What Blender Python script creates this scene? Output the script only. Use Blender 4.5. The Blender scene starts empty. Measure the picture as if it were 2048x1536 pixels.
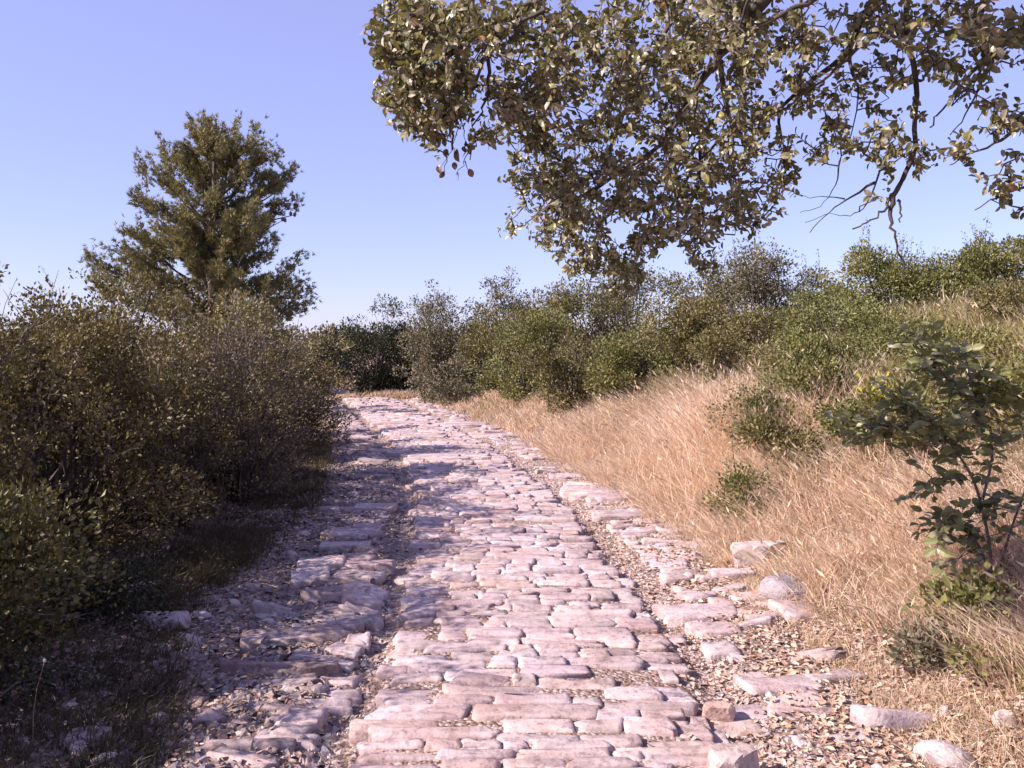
import bpy, math, random
import numpy as np
from mathutils import Vector, Matrix

C = bpy.context.scene.collection
RNG = np.random.default_rng(7)
random.seed(7)
PI = math.pi

# ------------------------------------------------------------------ camera, sky, sun, exposure
F = 1774.0                      # focal length in pixels of the 2048 x 1536 photograph
CAM_Z = 1.6
PITCH = math.atan(78.0 / F)     # looks down by this much
cd = bpy.data.cameras.new('camera'); cam = bpy.data.objects.new('camera', cd); C.objects.link(cam)
cd.sensor_width = 36.0; cd.lens = F / 2048 * 36.0; cd.clip_start = 0.05; cd.clip_end = 2000
cam.location = (0, 0, CAM_Z); cam.rotation_euler = (PI / 2 - PITCH, 0, 0)
bpy.context.scene.camera = cam

SUN_EL = math.radians(35.5)
SUN_DIR = Vector((-math.cos(SUN_EL) * math.cos(math.radians(18)), -math.cos(SUN_EL) * math.sin(math.radians(18)), math.sin(SUN_EL)))
world = bpy.data.worlds.new('World'); bpy.context.scene.world = world; world.use_nodes = True
wn = world.node_tree; wn.nodes.clear()
sky = wn.nodes.new('ShaderNodeTexSky'); sky.sky_type = 'NISHITA'; sky.sun_disc = False
sky.sun_elevation = SUN_EL; sky.sun_rotation = math.atan2(SUN_DIR.x, SUN_DIR.y)
sky.altitude = 200; sky.air_density = 1.0; sky.dust_density = 0.3; sky.ozone_density = 2.0
tint = wn.nodes.new('ShaderNodeMix'); tint.data_type = 'RGBA'; tint.blend_type = 'MULTIPLY'
tint.inputs['Factor'].default_value = 1.0; tint.inputs['B'].default_value = (1.0, 1.0, 1.34, 1)
bg = wn.nodes.new('ShaderNodeBackground'); bg.inputs['Strength'].default_value = 0.08
wo = wn.nodes.new('ShaderNodeOutputWorld')
wn.links.new(sky.outputs[0], tint.inputs['A']); wash = wn.nodes.new('ShaderNodeMix'); wash.data_type = 'RGBA'; wash.inputs['Factor'].default_value = 0.42; wash.inputs['B'].default_value = (4.1, 3.75, 6.9, 1)
wn.links.new(tint.outputs['Result'], wash.inputs['A']); wn.links.new(wash.outputs['Result'], bg.inputs['Color']); wn.links.new(bg.outputs[0], wo.inputs['Surface'])

sl = bpy.data.lights.new('sun', 'SUN'); sl.energy = 5.0; sl.angle = math.radians(0.53); sl.color = (1.0, 0.86, 0.77)
so = bpy.data.objects.new('sun', sl); C.objects.link(so); so.location = (-20, 0, 30)
so.rotation_euler = SUN_DIR.to_track_quat('Z', 'Y').to_euler()
vs = bpy.context.scene.view_settings
vs.view_transform = 'Standard'; vs.look = 'None'; vs.gamma = 1.0; vs.use_curve_mapping = False; vs.exposure = 1.02
bpy.context.scene.cycles.max_bounces = 6
bpy.context.scene.cycles.transparent_max_bounces = 8

# ------------------------------------------------------------------ helpers
def at(u, v, Y):
    """world point at distance Y (metres along the road) seen at photo pixel u, v"""
    dx, dy = (u - 1024) / F, -(v - 768) / F
    c, s = math.cos(PITCH), math.sin(PITCH)
    wy = c + dy * s; wz = dy * c - s
    k = Y / wy
    return np.array([dx * k, Y, CAM_Z + wz * k])

def project(P):
    P = np.atleast_2d(P); c, s = math.cos(PITCH), math.sin(PITCH)
    y = P[:, 1]; z = P[:, 2] - CAM_Z
    dep = y * c - z * s; up = y * s + z * c
    return 1024 + F * P[:, 0] / dep, 768 - F * up / dep, dep

def _h(ix, iy, seed):
    n = (ix * 374761393 + iy * 668265263 + seed * 974634541) & 0x7fffffff
    n = ((n ^ (n >> 13)) * 1274126177) & 0x7fffffff
    return ((n ^ (n >> 16)) & 0xffff) / 65535.0

def vnoise(x, y, seed=0):
    x = np.asarray(x, float); y = np.asarray(y, float)
    ix = np.floor(x).astype(np.int64); iy = np.floor(y).astype(np.int64)
    fx = x - ix; fy = y - iy
    fx = fx * fx * (3 - 2 * fx); fy = fy * fy * (3 - 2 * fy)
    a = _h(ix, iy, seed); b = _h(ix + 1, iy, seed); c = _h(ix, iy + 1, seed); d = _h(ix + 1, iy + 1, seed)
    return (a + (b - a) * fx) * (1 - fy) + (c + (d - c) * fx) * fy - 0.5

def fbm(x, y, seed=0, o=4):
    r = 0; a = 1.0
    for k in range(o):
        r = r + a * vnoise(np.asarray(x) * 2 ** k, np.asarray(y) * 2 ** k, seed + k); a *= 0.5
    return r

def sstep(a, b, x):
    t = np.clip((np.asarray(x, float) - a) / (b - a), 0, 1); return t * t * (3 - 2 * t)

def road_c(y):
    return np.interp(y, [-6, 0, 5, 9.2, 13.5, 17.7, 25.8, 30, 36, 60], [0.25, 0.15, 0.10, -0.25, -1.0, -2.0, -4.1, -5.6, -9.0, -30])

def bank_h(y):
    return np.interp(y, [-5, 4, 10, 14, 20, 26, 40], [1.9, 1.95, 2.0, 1.75, 1.35, 1.0, 1.1])

def ground_z(x, y, fine=True):
    x = np.asarray(x, float); y = np.asarray(y, float)
    d = x - road_c(np.minimum(y, 40))
    z = bank_h(y) * sstep(1.15, 6.6, d) * 1.0
    z = z + 0.35 * sstep(1.6, 6, -d)
    far = sstep(30, 80, np.hypot(x, y))
    z = z * (1 - far) + far * (2.0 + 1.6 * fbm(x / 60, y / 60, 31))
    near = 1 - sstep(1.2, 2.2, np.abs(d))
    z = z - 0.05 * near * (1 - far)
    amp = 0.03 + 0.10 * sstep(1.6, 3.5, np.abs(d))
    z = z + amp * fbm(x * 1.3, y * 1.3, 5, 3)
    if fine:
        z = z + 0.022 * fbm(x * 7, y * 7, 9, 3) * (1 + 0.8 * sstep(0.9, 1.3, -d))
    return z

def road_z(x, y):
    """height of the dirt bed under the paving"""
    d = x - road_c(y)
    z = 0.035 * (1 - np.clip(np.abs(d) / 0.75, 0, 1) ** 2)
    z = z - 0.035 * np.exp(-((np.abs(d) - 0.84) / 0.13) ** 2)
    z = z + 0.02 * fbm(x * 0.9, y * 0.9, 5, 2) + 0.008 * fbm(x * 9, y * 9, 17, 2)
    z = z + 0.05 * sstep(1.15, 1.8, d) * 0.6
    return z

def surf_z(x, y):
    g = ground_z(x, y); d = np.abs(x - road_c(np.minimum(y, 40)))
    r = road_z(x, y) - 0.16 * sstep(1.35, 1.85, d)
    return np.where((d < 1.85) & (y < 34), np.maximum(g, r), g)

def mesh(name, V, faces, mat=None, parent=None, col=None, smooth=False, **props):
    V = np.asarray(V, np.float32); me = bpy.data.meshes.new(name)
    if not isinstance(faces, (list, tuple)): faces = [faces]
    faces = [np.asarray(f, np.int32) for f in faces if len(f)]
    li = np.concatenate([f.ravel() for f in faces]); tot = np.concatenate([np.full(len(f), f.shape[1], np.int32) for f in faces])
    st = np.concatenate([[0], np.cumsum(tot)[:-1]]).astype(np.int32)
    me.vertices.add(len(V)); me.vertices.foreach_set('co', V.ravel())
    me.loops.add(len(li)); me.loops.foreach_set('vertex_index', li)
    me.polygons.add(len(st)); me.polygons.foreach_set('loop_start', st)
    me.polygons.foreach_set('use_smooth', np.full(len(st), smooth, bool))
    me.update(calc_edges=True)
    if col is not None:
        a = me.color_attributes.new('tint', 'FLOAT_COLOR', 'POINT')
        c4 = np.ones((len(V), 4), np.float32); c4[:, :3] = np.asarray(col, np.float32).reshape(-1, 3); a.data.foreach_set('color', c4.ravel())
    if mat: me.materials.append(mat)
    o = bpy.data.objects.new(name, me); C.objects.link(o)
    if parent is not None: o.parent = parent
    for k, v in props.items(): o[k] = v
    return o

def thing(name, label, cat, loc, group=None):
    o = bpy.data.objects.new(name, None); C.objects.link(o); o.location = [float(q) for q in loc]; o.empty_display_size = 0.2
    o['label'] = label; o['category'] = cat
    if group: o['group'] = group
    return o

class MB:
    """collects vertices, faces and tints"""
    def __init__(s): s.V = []; s.T = []; s.Q = []; s.C = []; s.n = 0
    def add(s, V, T=None, Q=None, col=(1, 1, 1)):
        V = np.asarray(V, float)
        if T is not None and len(T): s.T.append(np.asarray(T) + s.n)
        if Q is not None and len(Q): s.Q.append(np.asarray(Q) + s.n)
        c = np.asarray(col, float)
        s.C.append(np.broadcast_to(c, (len(V), 3)) if c.ndim == 1 else c)
        s.V.append(V); s.n += len(V)
    def build(s, name, mat, parent=None, off=(0, 0, 0), smooth=False, **p):
        f = []
        if s.T: f.append(np.concatenate(s.T))
        if s.Q: f.append(np.concatenate(s.Q))
        return mesh(name, np.concatenate(s.V) - np.asarray(off, float), f, mat, parent, np.concatenate(s.C), smooth, **p)

def unit(a): return a / np.maximum(np.linalg.norm(a, axis=-1, keepdims=True), 1e-9)

def frames(D, N):
    D = unit(D); S = unit(np.cross(N, D)); N = np.cross(D, S); return D, S, N

def scatter(mb, tv, tf, P, D, N, L, W, col):
    """one copy of a small template (tv: along, across, up) per row of P"""
    D, S, N = frames(D, N); n, k = len(P), len(tv)
    L = np.broadcast_to(np.asarray(L, float), (n,)); W = np.broadcast_to(np.asarray(W, float), (n,))
    V = P[:, None] + (tv[None, :, 0:1] * L[:, None, None]) * D[:, None] + (tv[None, :, 1:2] * W[:, None, None]) * S[:, None] + (tv[None, :, 2:3] * L[:, None, None]) * N[:, None]
    f = (np.asarray(tf)[None] + (np.arange(n) * k)[:, None, None]).reshape(-1, len(tf[0]))
    c = np.repeat(np.broadcast_to(np.asarray(col, float), (n, 3)), k, axis=0)
    mb.add(V.reshape(-1, 3), f if f.shape[1] == 3 else None, f if f.shape[1] == 4 else None, c)

def tube(mb, pts, r, sides=5, col=(1, 1, 1)):
    pts = np.asarray(pts, float); n = len(pts); r = np.broadcast_to(np.asarray(r, float), (n,))
    t = np.gradient(pts, axis=0); t = unit(t)
    ref = np.array([0.3, 0.2, 1.0]) if abs(t[0][2]) < 0.9 else np.array([1.0, 0.2, 0])
    a = unit(np.cross(t, ref)); b = np.cross(t, a)
    ang = np.arange(sides) / sides * 2 * PI
    V = (pts[:, None] + r[:, None, None] * (np.cos(ang)[None, :, None] * a[:, None] + np.sin(ang)[None, :, None] * b[:, None])).reshape(-1, 3)
    i = np.arange(n - 1)[:, None] * sides; j = np.arange(sides)[None]; j2 = (j + 1) % sides
    Q = np.stack([i + j, i + j2, i + sides + j2, i + sides + j], -1).reshape(-1, 4)
    mb.add(V, None, Q, col)

def curve(a, b, n, bend, rng, sag=0.0):
    a = np.asarray(a, float); b = np.asarray(b, float); L = np.linalg.norm(b - a)
    t = np.linspace(0, 1, n)[:, None]
    off = rng.normal(0, 1, 3) * bend * L
    p = a + (b - a) * t + off * np.sin(PI * t) + np.array([0, 0, -sag]) * L * (t ** 2 - t) * -1
    if n > 3: p[1:-1] += rng.normal(0, bend * 0.15 * L, (n - 2, 3))
    return p

# ------------------------------------------------------------------ materials
def new_mat(name):
    m = bpy.data.materials.new(name); m.use_nodes = True; m.node_tree.nodes.clear(); return m, m.node_tree

def N(nt, t, **kw):
    n = nt.nodes.new(t)
    for k, v in kw.items():
        if k in n.inputs.keys(): n.inputs[k].default_value = v
        else: setattr(n, k, v)
    return n

def ramp(nt, fac, stops):
    r = nt.nodes.new('ShaderNodeValToRGB'); e = r.color_ramp.elements
    while len(e) < len(stops): e.new(0.5)
    for k, (p, c) in enumerate(stops): e[k].position = p; e[k].color = (*c, 1)
    nt.links.new(fac, r.inputs[0]); return r.outputs[0]

def mulcol(nt, a, b, fac=1.0):
    m = nt.nodes.new('ShaderNodeMix'); m.data_type = 'RGBA'; m.blend_type = 'MULTIPLY'; m.inputs['Factor'].default_value = fac
    nt.links.new(a, m.inputs['A']); nt.links.new(b, m.inputs['B']); return m.outputs['Result']

def leaf_mat(name, rough=0.5, spec=0.35, trans=0.28, warm=(1.25, 1.2, 0.55), single=False):
    m, nt = new_mat(name)
    if single: src = N(nt, 'ShaderNodeObjectInfo').outputs['Color']
    else: src = N(nt, 'ShaderNodeAttribute', attribute_name='tint').outputs['Color']
    p = N(nt, 'ShaderNodeBsdfPrincipled', Roughness=rough); p.inputs['Specular IOR Level'].default_value = spec
    nt.links.new(src, p.inputs['Base Color'])
    tr = N(nt, 'ShaderNodeBsdfTranslucent'); w = N(nt, 'ShaderNodeRGB'); w.outputs[0].default_value = (*warm, 1)
    nt.links.new(mulcol(nt, src, w.outputs[0]), tr.inputs['Color'])
    mx = N(nt, 'ShaderNodeMixShader'); mx.inputs[0].default_value = trans
    nt.links.new(p.outputs[0], mx.inputs[1]); nt.links.new(tr.outputs[0], mx.inputs[2])
    o = N(nt, 'ShaderNodeOutputMaterial'); nt.links.new(mx.outputs[0], o.inputs[0]); return m

def bark_mat(name, c1, c2, scale=18):
    m, nt = new_mat(name); tc = N(nt, 'ShaderNodeTexCoord')
    n1 = N(nt, 'ShaderNodeTexNoise', Scale=scale, Detail=5.0); nt.links.new(tc.outputs['Object'], n1.inputs['Vector'])
    p = N(nt, 'ShaderNodeBsdfPrincipled', Roughness=0.9); nt.links.new(ramp(nt, n1.outputs[0], [(0.3, c1), (0.7, c2)]), p.inputs['Base Color'])
    b = N(nt, 'ShaderNodeBump', Strength=0.5, Distance=0.01); nt.links.new(n1.outputs[0], b.inputs['Height']); nt.links.new(b.outputs[0], p.inputs['Normal'])
    o = N(nt, 'ShaderNodeOutputMaterial'); nt.links.new(p.outputs[0], o.inputs[0]); return m

def stone_mat(name, lo=(0.66, 0.62, 0.62), hi=(1.12, 1.1, 1.12), bump=0.9):
    m, nt = new_mat(name); g = N(nt, 'ShaderNodeNewGeometry'); a = N(nt, 'ShaderNodeAttribute', attribute_name='tint')
    n1 = N(nt, 'ShaderNodeTexNoise', Scale=9.0, Detail=8.0, Roughness=0.65); n2 = N(nt, 'ShaderNodeTexNoise', Scale=70.0, Detail=4.0)
    n3 = N(nt, 'ShaderNodeTexNoise', Scale=2.2, Detail=3.0)
    for n in (n1, n2, n3): nt.links.new(g.outputs['Position'], n.inputs['Vector'])
    c = mulcol(nt, a.outputs['Color'], ramp(nt, n1.outputs[0], [(0.32, lo), (0.52, (1, 1, 1)), (0.72, hi)]))
    c = mulcol(nt, c, ramp(nt, n3.outputs[0], [(0.38, (0.92, 0.84, 0.80)), (0.6, (1.02, 1.02, 1.02))]))
    vo = N(nt, 'ShaderNodeTexVoronoi', Scale=55.0); nt.links.new(g.outputs['Position'], vo.inputs['Vector'])
    n4 = N(nt, 'ShaderNodeTexNoise', Scale=26.0, Detail=6.0, Roughness=0.7); nt.links.new(g.outputs['Position'], n4.inputs['Vector'])
    c = mulcol(nt, c, ramp(nt, n4.outputs[0], [(0.36, (0.60, 0.56, 0.55)), (0.48, (1, 1, 1)), (0.62, (1, 1, 1)), (0.70, (1.14, 1.13, 1.1))]))
    c = mulcol(nt, c, ramp(nt, vo.outputs['Distance'], [(0.05, (0.62, 0.58, 0.56)), (0.22, (1, 1, 1))]), 0.6)
    p = N(nt, 'ShaderNodeBsdfPrincipled', Roughness=0.82); p.inputs['Specular IOR Level'].default_value = 0.3
    nt.links.new(c, p.inputs['Base Color'])
    ad = N(nt, 'ShaderNodeMath', operation='MULTIPLY_ADD'); nt.links.new(n2.outputs[0], ad.inputs[0]); ad.inputs[1].default_value = 0.35; nt.links.new(n1.outputs[0], ad.inputs[2])
    b = N(nt, 'ShaderNodeBump', Strength=bump, Distance=0.011); nt.links.new(ad.outputs[0], b.inputs['Height']); nt.links.new(b.outputs[0], p.inputs['Normal'])
    o = N(nt, 'ShaderNodeOutputMaterial'); nt.links.new(p.outputs[0], o.inputs[0]); return m

def soil_mat(name, stops, speck):
    m, nt = new_mat(name); g = N(nt, 'ShaderNodeNewGeometry')
    n1 = N(nt, 'ShaderNodeTexNoise', Scale=1.6, Detail=8.0, Roughness=0.65); n2 = N(nt, 'ShaderNodeTexNoise', Scale=38.0, Detail=5.0, Roughness=0.7)
    vo = N(nt, 'ShaderNodeTexVoronoi', Scale=48.0)
    for n in (n1, n2, vo): nt.links.new(g.outputs['Position'], n.inputs['Vector'])
    c = mulcol(nt, ramp(nt, n1.outputs[0], stops), ramp(nt, n2.outputs[0], [(0.3, (0.55, 0.5, 0.48)), (0.65, (1.15, 1.12, 1.1))]))
    mx = N(nt, 'ShaderNodeMix', data_type='RGBA'); nt.links.new(ramp(nt, vo.outputs['Color'], [(0.62, (0, 0, 0)), (0.68, (1, 1, 1))]), mx.inputs['Factor'])
    nt.links.new(c, mx.inputs['A']); mx.inputs['B'].default_value = (*speck, 1)
    p = N(nt, 'ShaderNodeBsdfPrincipled', Roughness=0.95); p.inputs['Specular IOR Level'].default_value = 0.15
    nt.links.new(mx.outputs['Result'], p.inputs['Base Color'])
    sb = N(nt, 'ShaderNodeMath', operation='SUBTRACT'); nt.links.new(n2.outputs[0], sb.inputs[0]); nt.links.new(vo.outputs['Distance'], sb.inputs[1])
    b = N(nt, 'ShaderNodeBump', Strength=1.0, Distance=0.02); nt.links.new(sb.outputs[0], b.inputs['Height']); nt.links.new(b.outputs[0], p.inputs['Normal'])
    o = N(nt, 'ShaderNodeOutputMaterial'); nt.links.new(p.outputs[0], o.inputs[0]); return m

M_SOIL = soil_mat('dry_soil', [(0.3, (0.18, 0.11, 0.085)), (0.5, (0.27, 0.18, 0.14)), (0.7, (0.36, 0.26, 0.21))], (0.46, 0.36, 0.32))
M_BED = soil_mat('joint_dirt', [(0.3, (0.22, 0.14, 0.115)), (0.5, (0.33, 0.23, 0.19)), (0.7, (0.42, 0.32, 0.28))], (0.48, 0.39, 0.36))
M_STONE = stone_mat('limestone', bump=0.8)
M_ROCK = stone_mat('weathered_rock', lo=(0.55, 0.52, 0.52), bump=1.0)
M_LEAF = leaf_mat('small_leaves', trans=0.2)
M_OAKLEAF = leaf_mat('oak_leaves', rough=0.38, spec=0.5, trans=0.2)
M_OAKONE = leaf_mat('oak_leaf', rough=0.38, spec=0.5, trans=0.2, single=True)
M_NEEDLE = leaf_mat('needles', rough=0.55, spec=0.3, trans=0.15)
M_SAP = leaf_mat('sapling_leaf', rough=0.42, spec=0.4, trans=0.3, single=True)
M_STRAW = leaf_mat('straw', rough=0.5, spec=0.4, trans=0.42, warm=(1.1, 1.0, 0.85))
M_LITTER = leaf_mat('litter', rough=0.7, spec=0.2, trans=0.05, warm=(1, 0.9, 0.7))
M_BARK = bark_mat('dark_bark', (0.035, 0.026, 0.022), (0.11, 0.085, 0.07))
M_TWIG = bark_mat('grey_twig', (0.10, 0.08, 0.075), (0.24, 0.20, 0.19), 40)
M_PBARK = bark_mat('pine_bark', (0.05, 0.035, 0.028), (0.15, 0.11, 0.09), 12)

# ------------------------------------------------------------------ ground sheet
def axis(parts):
    out = []
    for a, b, s in parts: out += list(np.arange(a, b, s))
    return np.array(out + [parts[-1][1]])
gx = axis([(-600, -80, 40), (-80, -20, 6), (-20, -6, 0.7), (-6, -2.2, 0.16), (-2.2, 2.6, 0.07), (2.6, 8, 0.2), (8, 20, 0.8), (20, 80, 6), (80, 600, 40)])
gy = axis([(-60, -8, 6), (-8, 1.5, 0.5), (1.5, 8, 0.07), (8, 16, 0.16), (16, 34, 0.3), (34, 90, 3), (90, 900, 45)])
X, Y = np.meshgrid(gx, gy); Z = ground_z(X, Y)
nx, ny = len(gx), len(gy)
idx = (np.arange(ny - 1)[:, None] * nx + np.arange(nx - 1)[None])
Qg = np.stack([idx, idx + 1, idx + 1 + nx, idx + nx], -1).reshape(-1, 4)
mesh('ground', np.stack([X, Y, Z], -1).reshape(-1, 3), Qg, M_SOIL, smooth=True, kind='structure')

# ------------------------------------------------------------------ road bed and paving
road = None
ry = axis([(-3, 1.5, 0.2), (1.5, 9, 0.05), (9, 34, 0.15)]); rd = np.linspace(-1.85, 1.85, 75)
D2, Y2 = np.meshgrid(rd, ry); X2 = D2 + road_c(Y2); Z2 = road_z(X2, Y2) - 0.16 * sstep(1.35, 1.85, np.abs(D2))
nx, ny = len(rd), len(ry); idx = (np.arange(ny - 1)[:, None] * nx + np.arange(nx - 1)[None])
road = mesh('road', np.stack([X2, Y2, Z2], -1).reshape(-1, 3), np.stack([idx, idx + 1, idx + 1 + nx, idx + nx], -1).reshape(-1, 4), M_BED, smooth=True, kind='structure')

def stone_geo(rng, lx, ly, h, tx=0.0, ty=0.0, rough=1.0):
    """a worn block: outline of 11 points in three rings and a crown point, local to its centre"""
    k = 12; a = (np.arange(k) + rng.uniform(-0.22, 0.22, k)) / k * 2 * PI
    e = rng.uniform(0.12, 0.32)
    ox = np.sign(np.cos(a)) * np.abs(np.cos(a)) ** e * lx / 2; oy = np.sign(np.sin(a)) * np.abs(np.sin(a)) ** e * ly / 2
    j = 1 + rng.normal(0, 0.05 * rough, k); ox *= j; oy *= j + rng.normal(0, 0.04, k)
    sh = rng.uniform(-0.12, 0.12); ox = ox + oy * sh
    w = min(lx, ly)
    i1 = max(1 - 0.006 / (lx / 2), 0.8), max(1 - 0.006 / (ly / 2), 0.8); i2 = max(1 - 0.024 / (lx / 2), 0.6), max(1 - 0.024 / (ly / 2), 0.6)
    zt = h + rng.normal(0, 0.003 * rough, k)
    R0 = np.stack([ox * 1.0, oy * 1.0, np.full(k, -0.05)], -1)
    R1 = np.stack([ox, oy, zt - 0.010], -1)
    R2 = np.stack([ox * i1[0], oy * i1[1], zt - 0.0015], -1)
    R3 = np.stack([ox * i2[0], oy * i2[1], zt + 0.002 + rng.normal(0, 0.002 * rough, k)], -1)
    V = np.concatenate([R0, R1, R2, R3, [[rng.normal(0, .1) * lx / 2, 0, h + 0.003 + rng.normal(0, 0.003) * rough]]])
    V[:, 2] += V[:, 0] * tx + V[:, 1] * ty
    i = np.arange(k); i2_ = (i + 1) % k
    Q = np.concatenate([np.stack([i + r * k, i2_ + r * k, i2_ + (r + 1) * k, i + (r + 1) * k], -1) for r in range(3)])
    T = np.stack([i + 3 * k, i2_ + 3 * k, np.full(k, 4 * k)], -1)
    return V, T, Q

rs = np.random.default_rng(11)
BASE = np.array([0.475, 0.39, 0.398])
stones = []     # (x, y, rot, lx, ly, h, tx, ty, rough, colour)
def put(d, y, lx, ly, h, rot=0, tx=0, ty=0, rough=1.0, tone=None):
    c = BASE * rs.uniform(0.88, 1.10) * (1 + rs.normal(0, 0.012, 3))
    if rs.random() < 0.07: c = c * np.array([1.0, 0.93, 0.87])
    if tone is not None: c = c * tone
    stones.append((float(d + road_c(y)), float(y), rot, lx, ly, h, tx, ty, rough, c))
y = 2.3
while y < 31:
    grow = 1 + 0.04 * max(0, y - 8)
    dep = float(np.clip(rs.lognormal(math.log(0.112), 0.28), 0.07, 0.20)) * grow
    edge = 0.72 + rs.normal(0, 0.035); skew = rs.normal(0, 0.018)
    d = -edge
    while d < edge - 0.06:
        lx = float(np.clip(rs.lognormal(math.log(0.24), 0.40), 0.10, 0.52)) * grow ** 0.5
        if d + lx > edge - 0.08: lx = edge - d
        if lx > 0.8: lx = 0.45
        g = rs.uniform(0.001, 0.008)
        cx = d + lx / 2; yy = y + dep / 2 + skew * cx * 3
        q = rs.random(); hh = 0.014 + rs.normal(0, 0.004) * (1 + 0.05 * y)
        if q < 0.035 and y > 3: pass
        elif q < 0.25 and dep > 0.135:
            f = rs.uniform(0.4, 0.6)
            put(cx, yy - dep * (1 - f) / 2, lx - g, dep * f - g, hh + rs.normal(0, .004), rs.normal(0, .02), rs.normal(0, .03), rs.normal(0, .04))
            put(cx + rs.normal(0, .01), yy + dep * f / 2, lx - g, dep * (1 - f) - g, hh + rs.normal(0, .004), rs.normal(0, .02), rs.normal(0, .03), rs.normal(0, .04))
        else:
            put(cx, yy + rs.normal(0, 0.005), lx - g, dep - g * 0.8 + rs.normal(0, 0.004), hh, rs.normal(0, 0.025), rs.normal(0, 0.035), rs.normal(0, 0.05), 1.0 + 0.05 * y)
        d += lx
    y += dep
# flanking strips outside the ruts
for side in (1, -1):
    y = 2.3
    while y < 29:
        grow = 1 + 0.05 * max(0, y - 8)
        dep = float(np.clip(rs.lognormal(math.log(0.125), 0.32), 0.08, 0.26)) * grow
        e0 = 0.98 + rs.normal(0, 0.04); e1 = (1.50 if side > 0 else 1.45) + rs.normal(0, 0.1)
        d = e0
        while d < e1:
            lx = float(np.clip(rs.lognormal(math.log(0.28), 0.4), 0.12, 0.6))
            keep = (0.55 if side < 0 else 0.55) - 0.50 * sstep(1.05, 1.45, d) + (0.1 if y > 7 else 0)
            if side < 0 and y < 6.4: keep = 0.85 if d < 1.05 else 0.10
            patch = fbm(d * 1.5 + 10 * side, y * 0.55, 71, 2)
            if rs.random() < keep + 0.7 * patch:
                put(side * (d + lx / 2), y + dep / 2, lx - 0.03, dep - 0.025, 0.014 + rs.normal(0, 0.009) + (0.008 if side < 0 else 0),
                    rs.normal(0.10 * side, 0.13), rs.normal(0, 0.09), rs.normal(0, 0.10), 2.0, rs.uniform(0.92, 1.08) * (0.78 if side < 0 else 1.0))  # left stones darkened: hedge shade put into their tone
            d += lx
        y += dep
# the proud kerb blocks and slabs one can pick out along the left rut and on the right
def put_px(u, v, w, dep, h, rot=0, tx=0, ty=0, rough=1.6, tone=1.0):
    Yd = CAM_Z * F / (v - 690); p = at(u, v, Yd); put(p[0] - road_c(p[1]), p[1], w * Yd / F, dep, h, rot, tx, ty, rough, tone)
for a in [(600, 1462, 120, 0.17, 0.085, 0, .04, .1), (575, 1500, 175, 0.13, 0.05, -.1, -.05, 0), (690, 1395, 100, 0.15, 0.06, -.1), (640, 1425, 170, 0.14, 0.05, .05),
          (690, 1310, 95, 0.18, 0.075, -.25, -.1, .1), (672, 1338, 110, 0.14, 0.06, -.2, -.1), (678, 1368, 110, 0.14, 0.06, -.1, -.1), (715, 1295, 70, 0.2, 0.11, .1, .05, .1),
          (735, 1250, 90, 0.2, 0.08, -.1), (725, 1215, 100, 0.2, 0.10, -.35, -.22, .05), (720, 1232, 110, 0.13, 0.07, -.3, -.2), (735, 1195, 120, 0.22, 0.09, -.35, -.25, .1),
          (715, 1165, 130, 0.26, 0.08, -.05), (620, 1168, 100, 0.3, 0.10, .15, .1, .1), (740, 1142, 130, 0.24, 0.09, 0, .05, -.1), (640, 1140, 120, 0.3, 0.09, .1, .06, .1),
          (690, 1100, 150, 0.3, 0.08, .05), (750, 1020, 110, 0.4, 0.09), (700, 1075, 120, 0.4, 0.06),
          (1395, 1235, 150, 0.26, 0.06, .05, .03), (1430, 1270, 110, 0.18, 0.05), (1440, 1310, 70, 0.2, 0.06, .1), (1350, 1280, 40, 0.13, 0.05), (1560, 1385, 150, 0.2, 0.05, .1),
          (1500, 1435, 130, 0.12, 0.05), (1470, 1460, 110, 0.12, 0.05), (1240, 1035, 110, 0.3, 0.08, .1), (1230, 1000, 90, 0.3, 0.09, .1), (1175, 985, 110, 0.4, 0.06),
          (930, 852, 90, 0.7, 0.11), (990, 870, 110, 0.5, 0.05), (850, 880, 90, 0.4, 0.07), (800, 850, 110, 0.5, 0.07), (770, 905, 100, 0.5, 0.07), (870, 920, 110, .5, .07)]:
    f_ = 0.74 if a[0] < 1000 and a[1] > 1000 else 1.0
    put_px(a[0], a[1], a[2] * f_, a[3] * f_, a[4] * (0.5 if a[0] < 1000 else 0.45), *a[5:])
pu, pv, pd = project(np.array([[s[0], s[1], 0.03] for s in stones]))
size = np.array([s[3] for s in stones]) / pd
vis = (pu > -60) & (pu < 2110) & (pv < 1600)
order = np.argsort(-(size * vis))
far_mb = MB(); nind = 0
for r_, k in enumerate(order):
    x_, y_, rot, lx, ly, h, tx, ty, rough, c = stones[k]
    V, T, Q = stone_geo(rs, lx, ly, h, tx, ty, rough)
    zb = float(road_z(np.array([x_]), np.array([y_]))[0])
    cr, sr = math.cos(rot), math.sin(rot)
    if nind < 296 and vis[k]:
        o = mesh('paving_stone', V, [T, Q], M_STONE, road, np.tile(c, (len(V), 1)), smooth=True)
        o.location = (x_, y_, zb); o.rotation_euler = (0, 0, rot); nind += 1
    else:
        W = V.copy(); W[:, 0] = V[:, 0] * cr - V[:, 1] * sr + x_; W[:, 1] = V[:, 0] * sr + V[:, 1] * cr + y_; W[:, 2] += zb
        far_mb.add(W, T, Q, c)
far_mb.build('paving_stones', M_STONE, road, smooth=True, kind='stuff')

# ------------------------------------------------------------------ rocks and loose stones
ICO_V = None
def ico(sub):
    import bmesh
    bm = bmesh.new(); bmesh.ops.create_icosphere(bm, subdivisions=sub, radius=1.0)
    V = np.array([v.co[:] for v in bm.verts]); T = np.array([[v.index for v in f.verts] for f in bm.faces]); bm.free(); return V, T
IV1, IT1 = ico(1); IV2, IT2 = ico(2); IV3, IT3 = ico(3)

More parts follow.
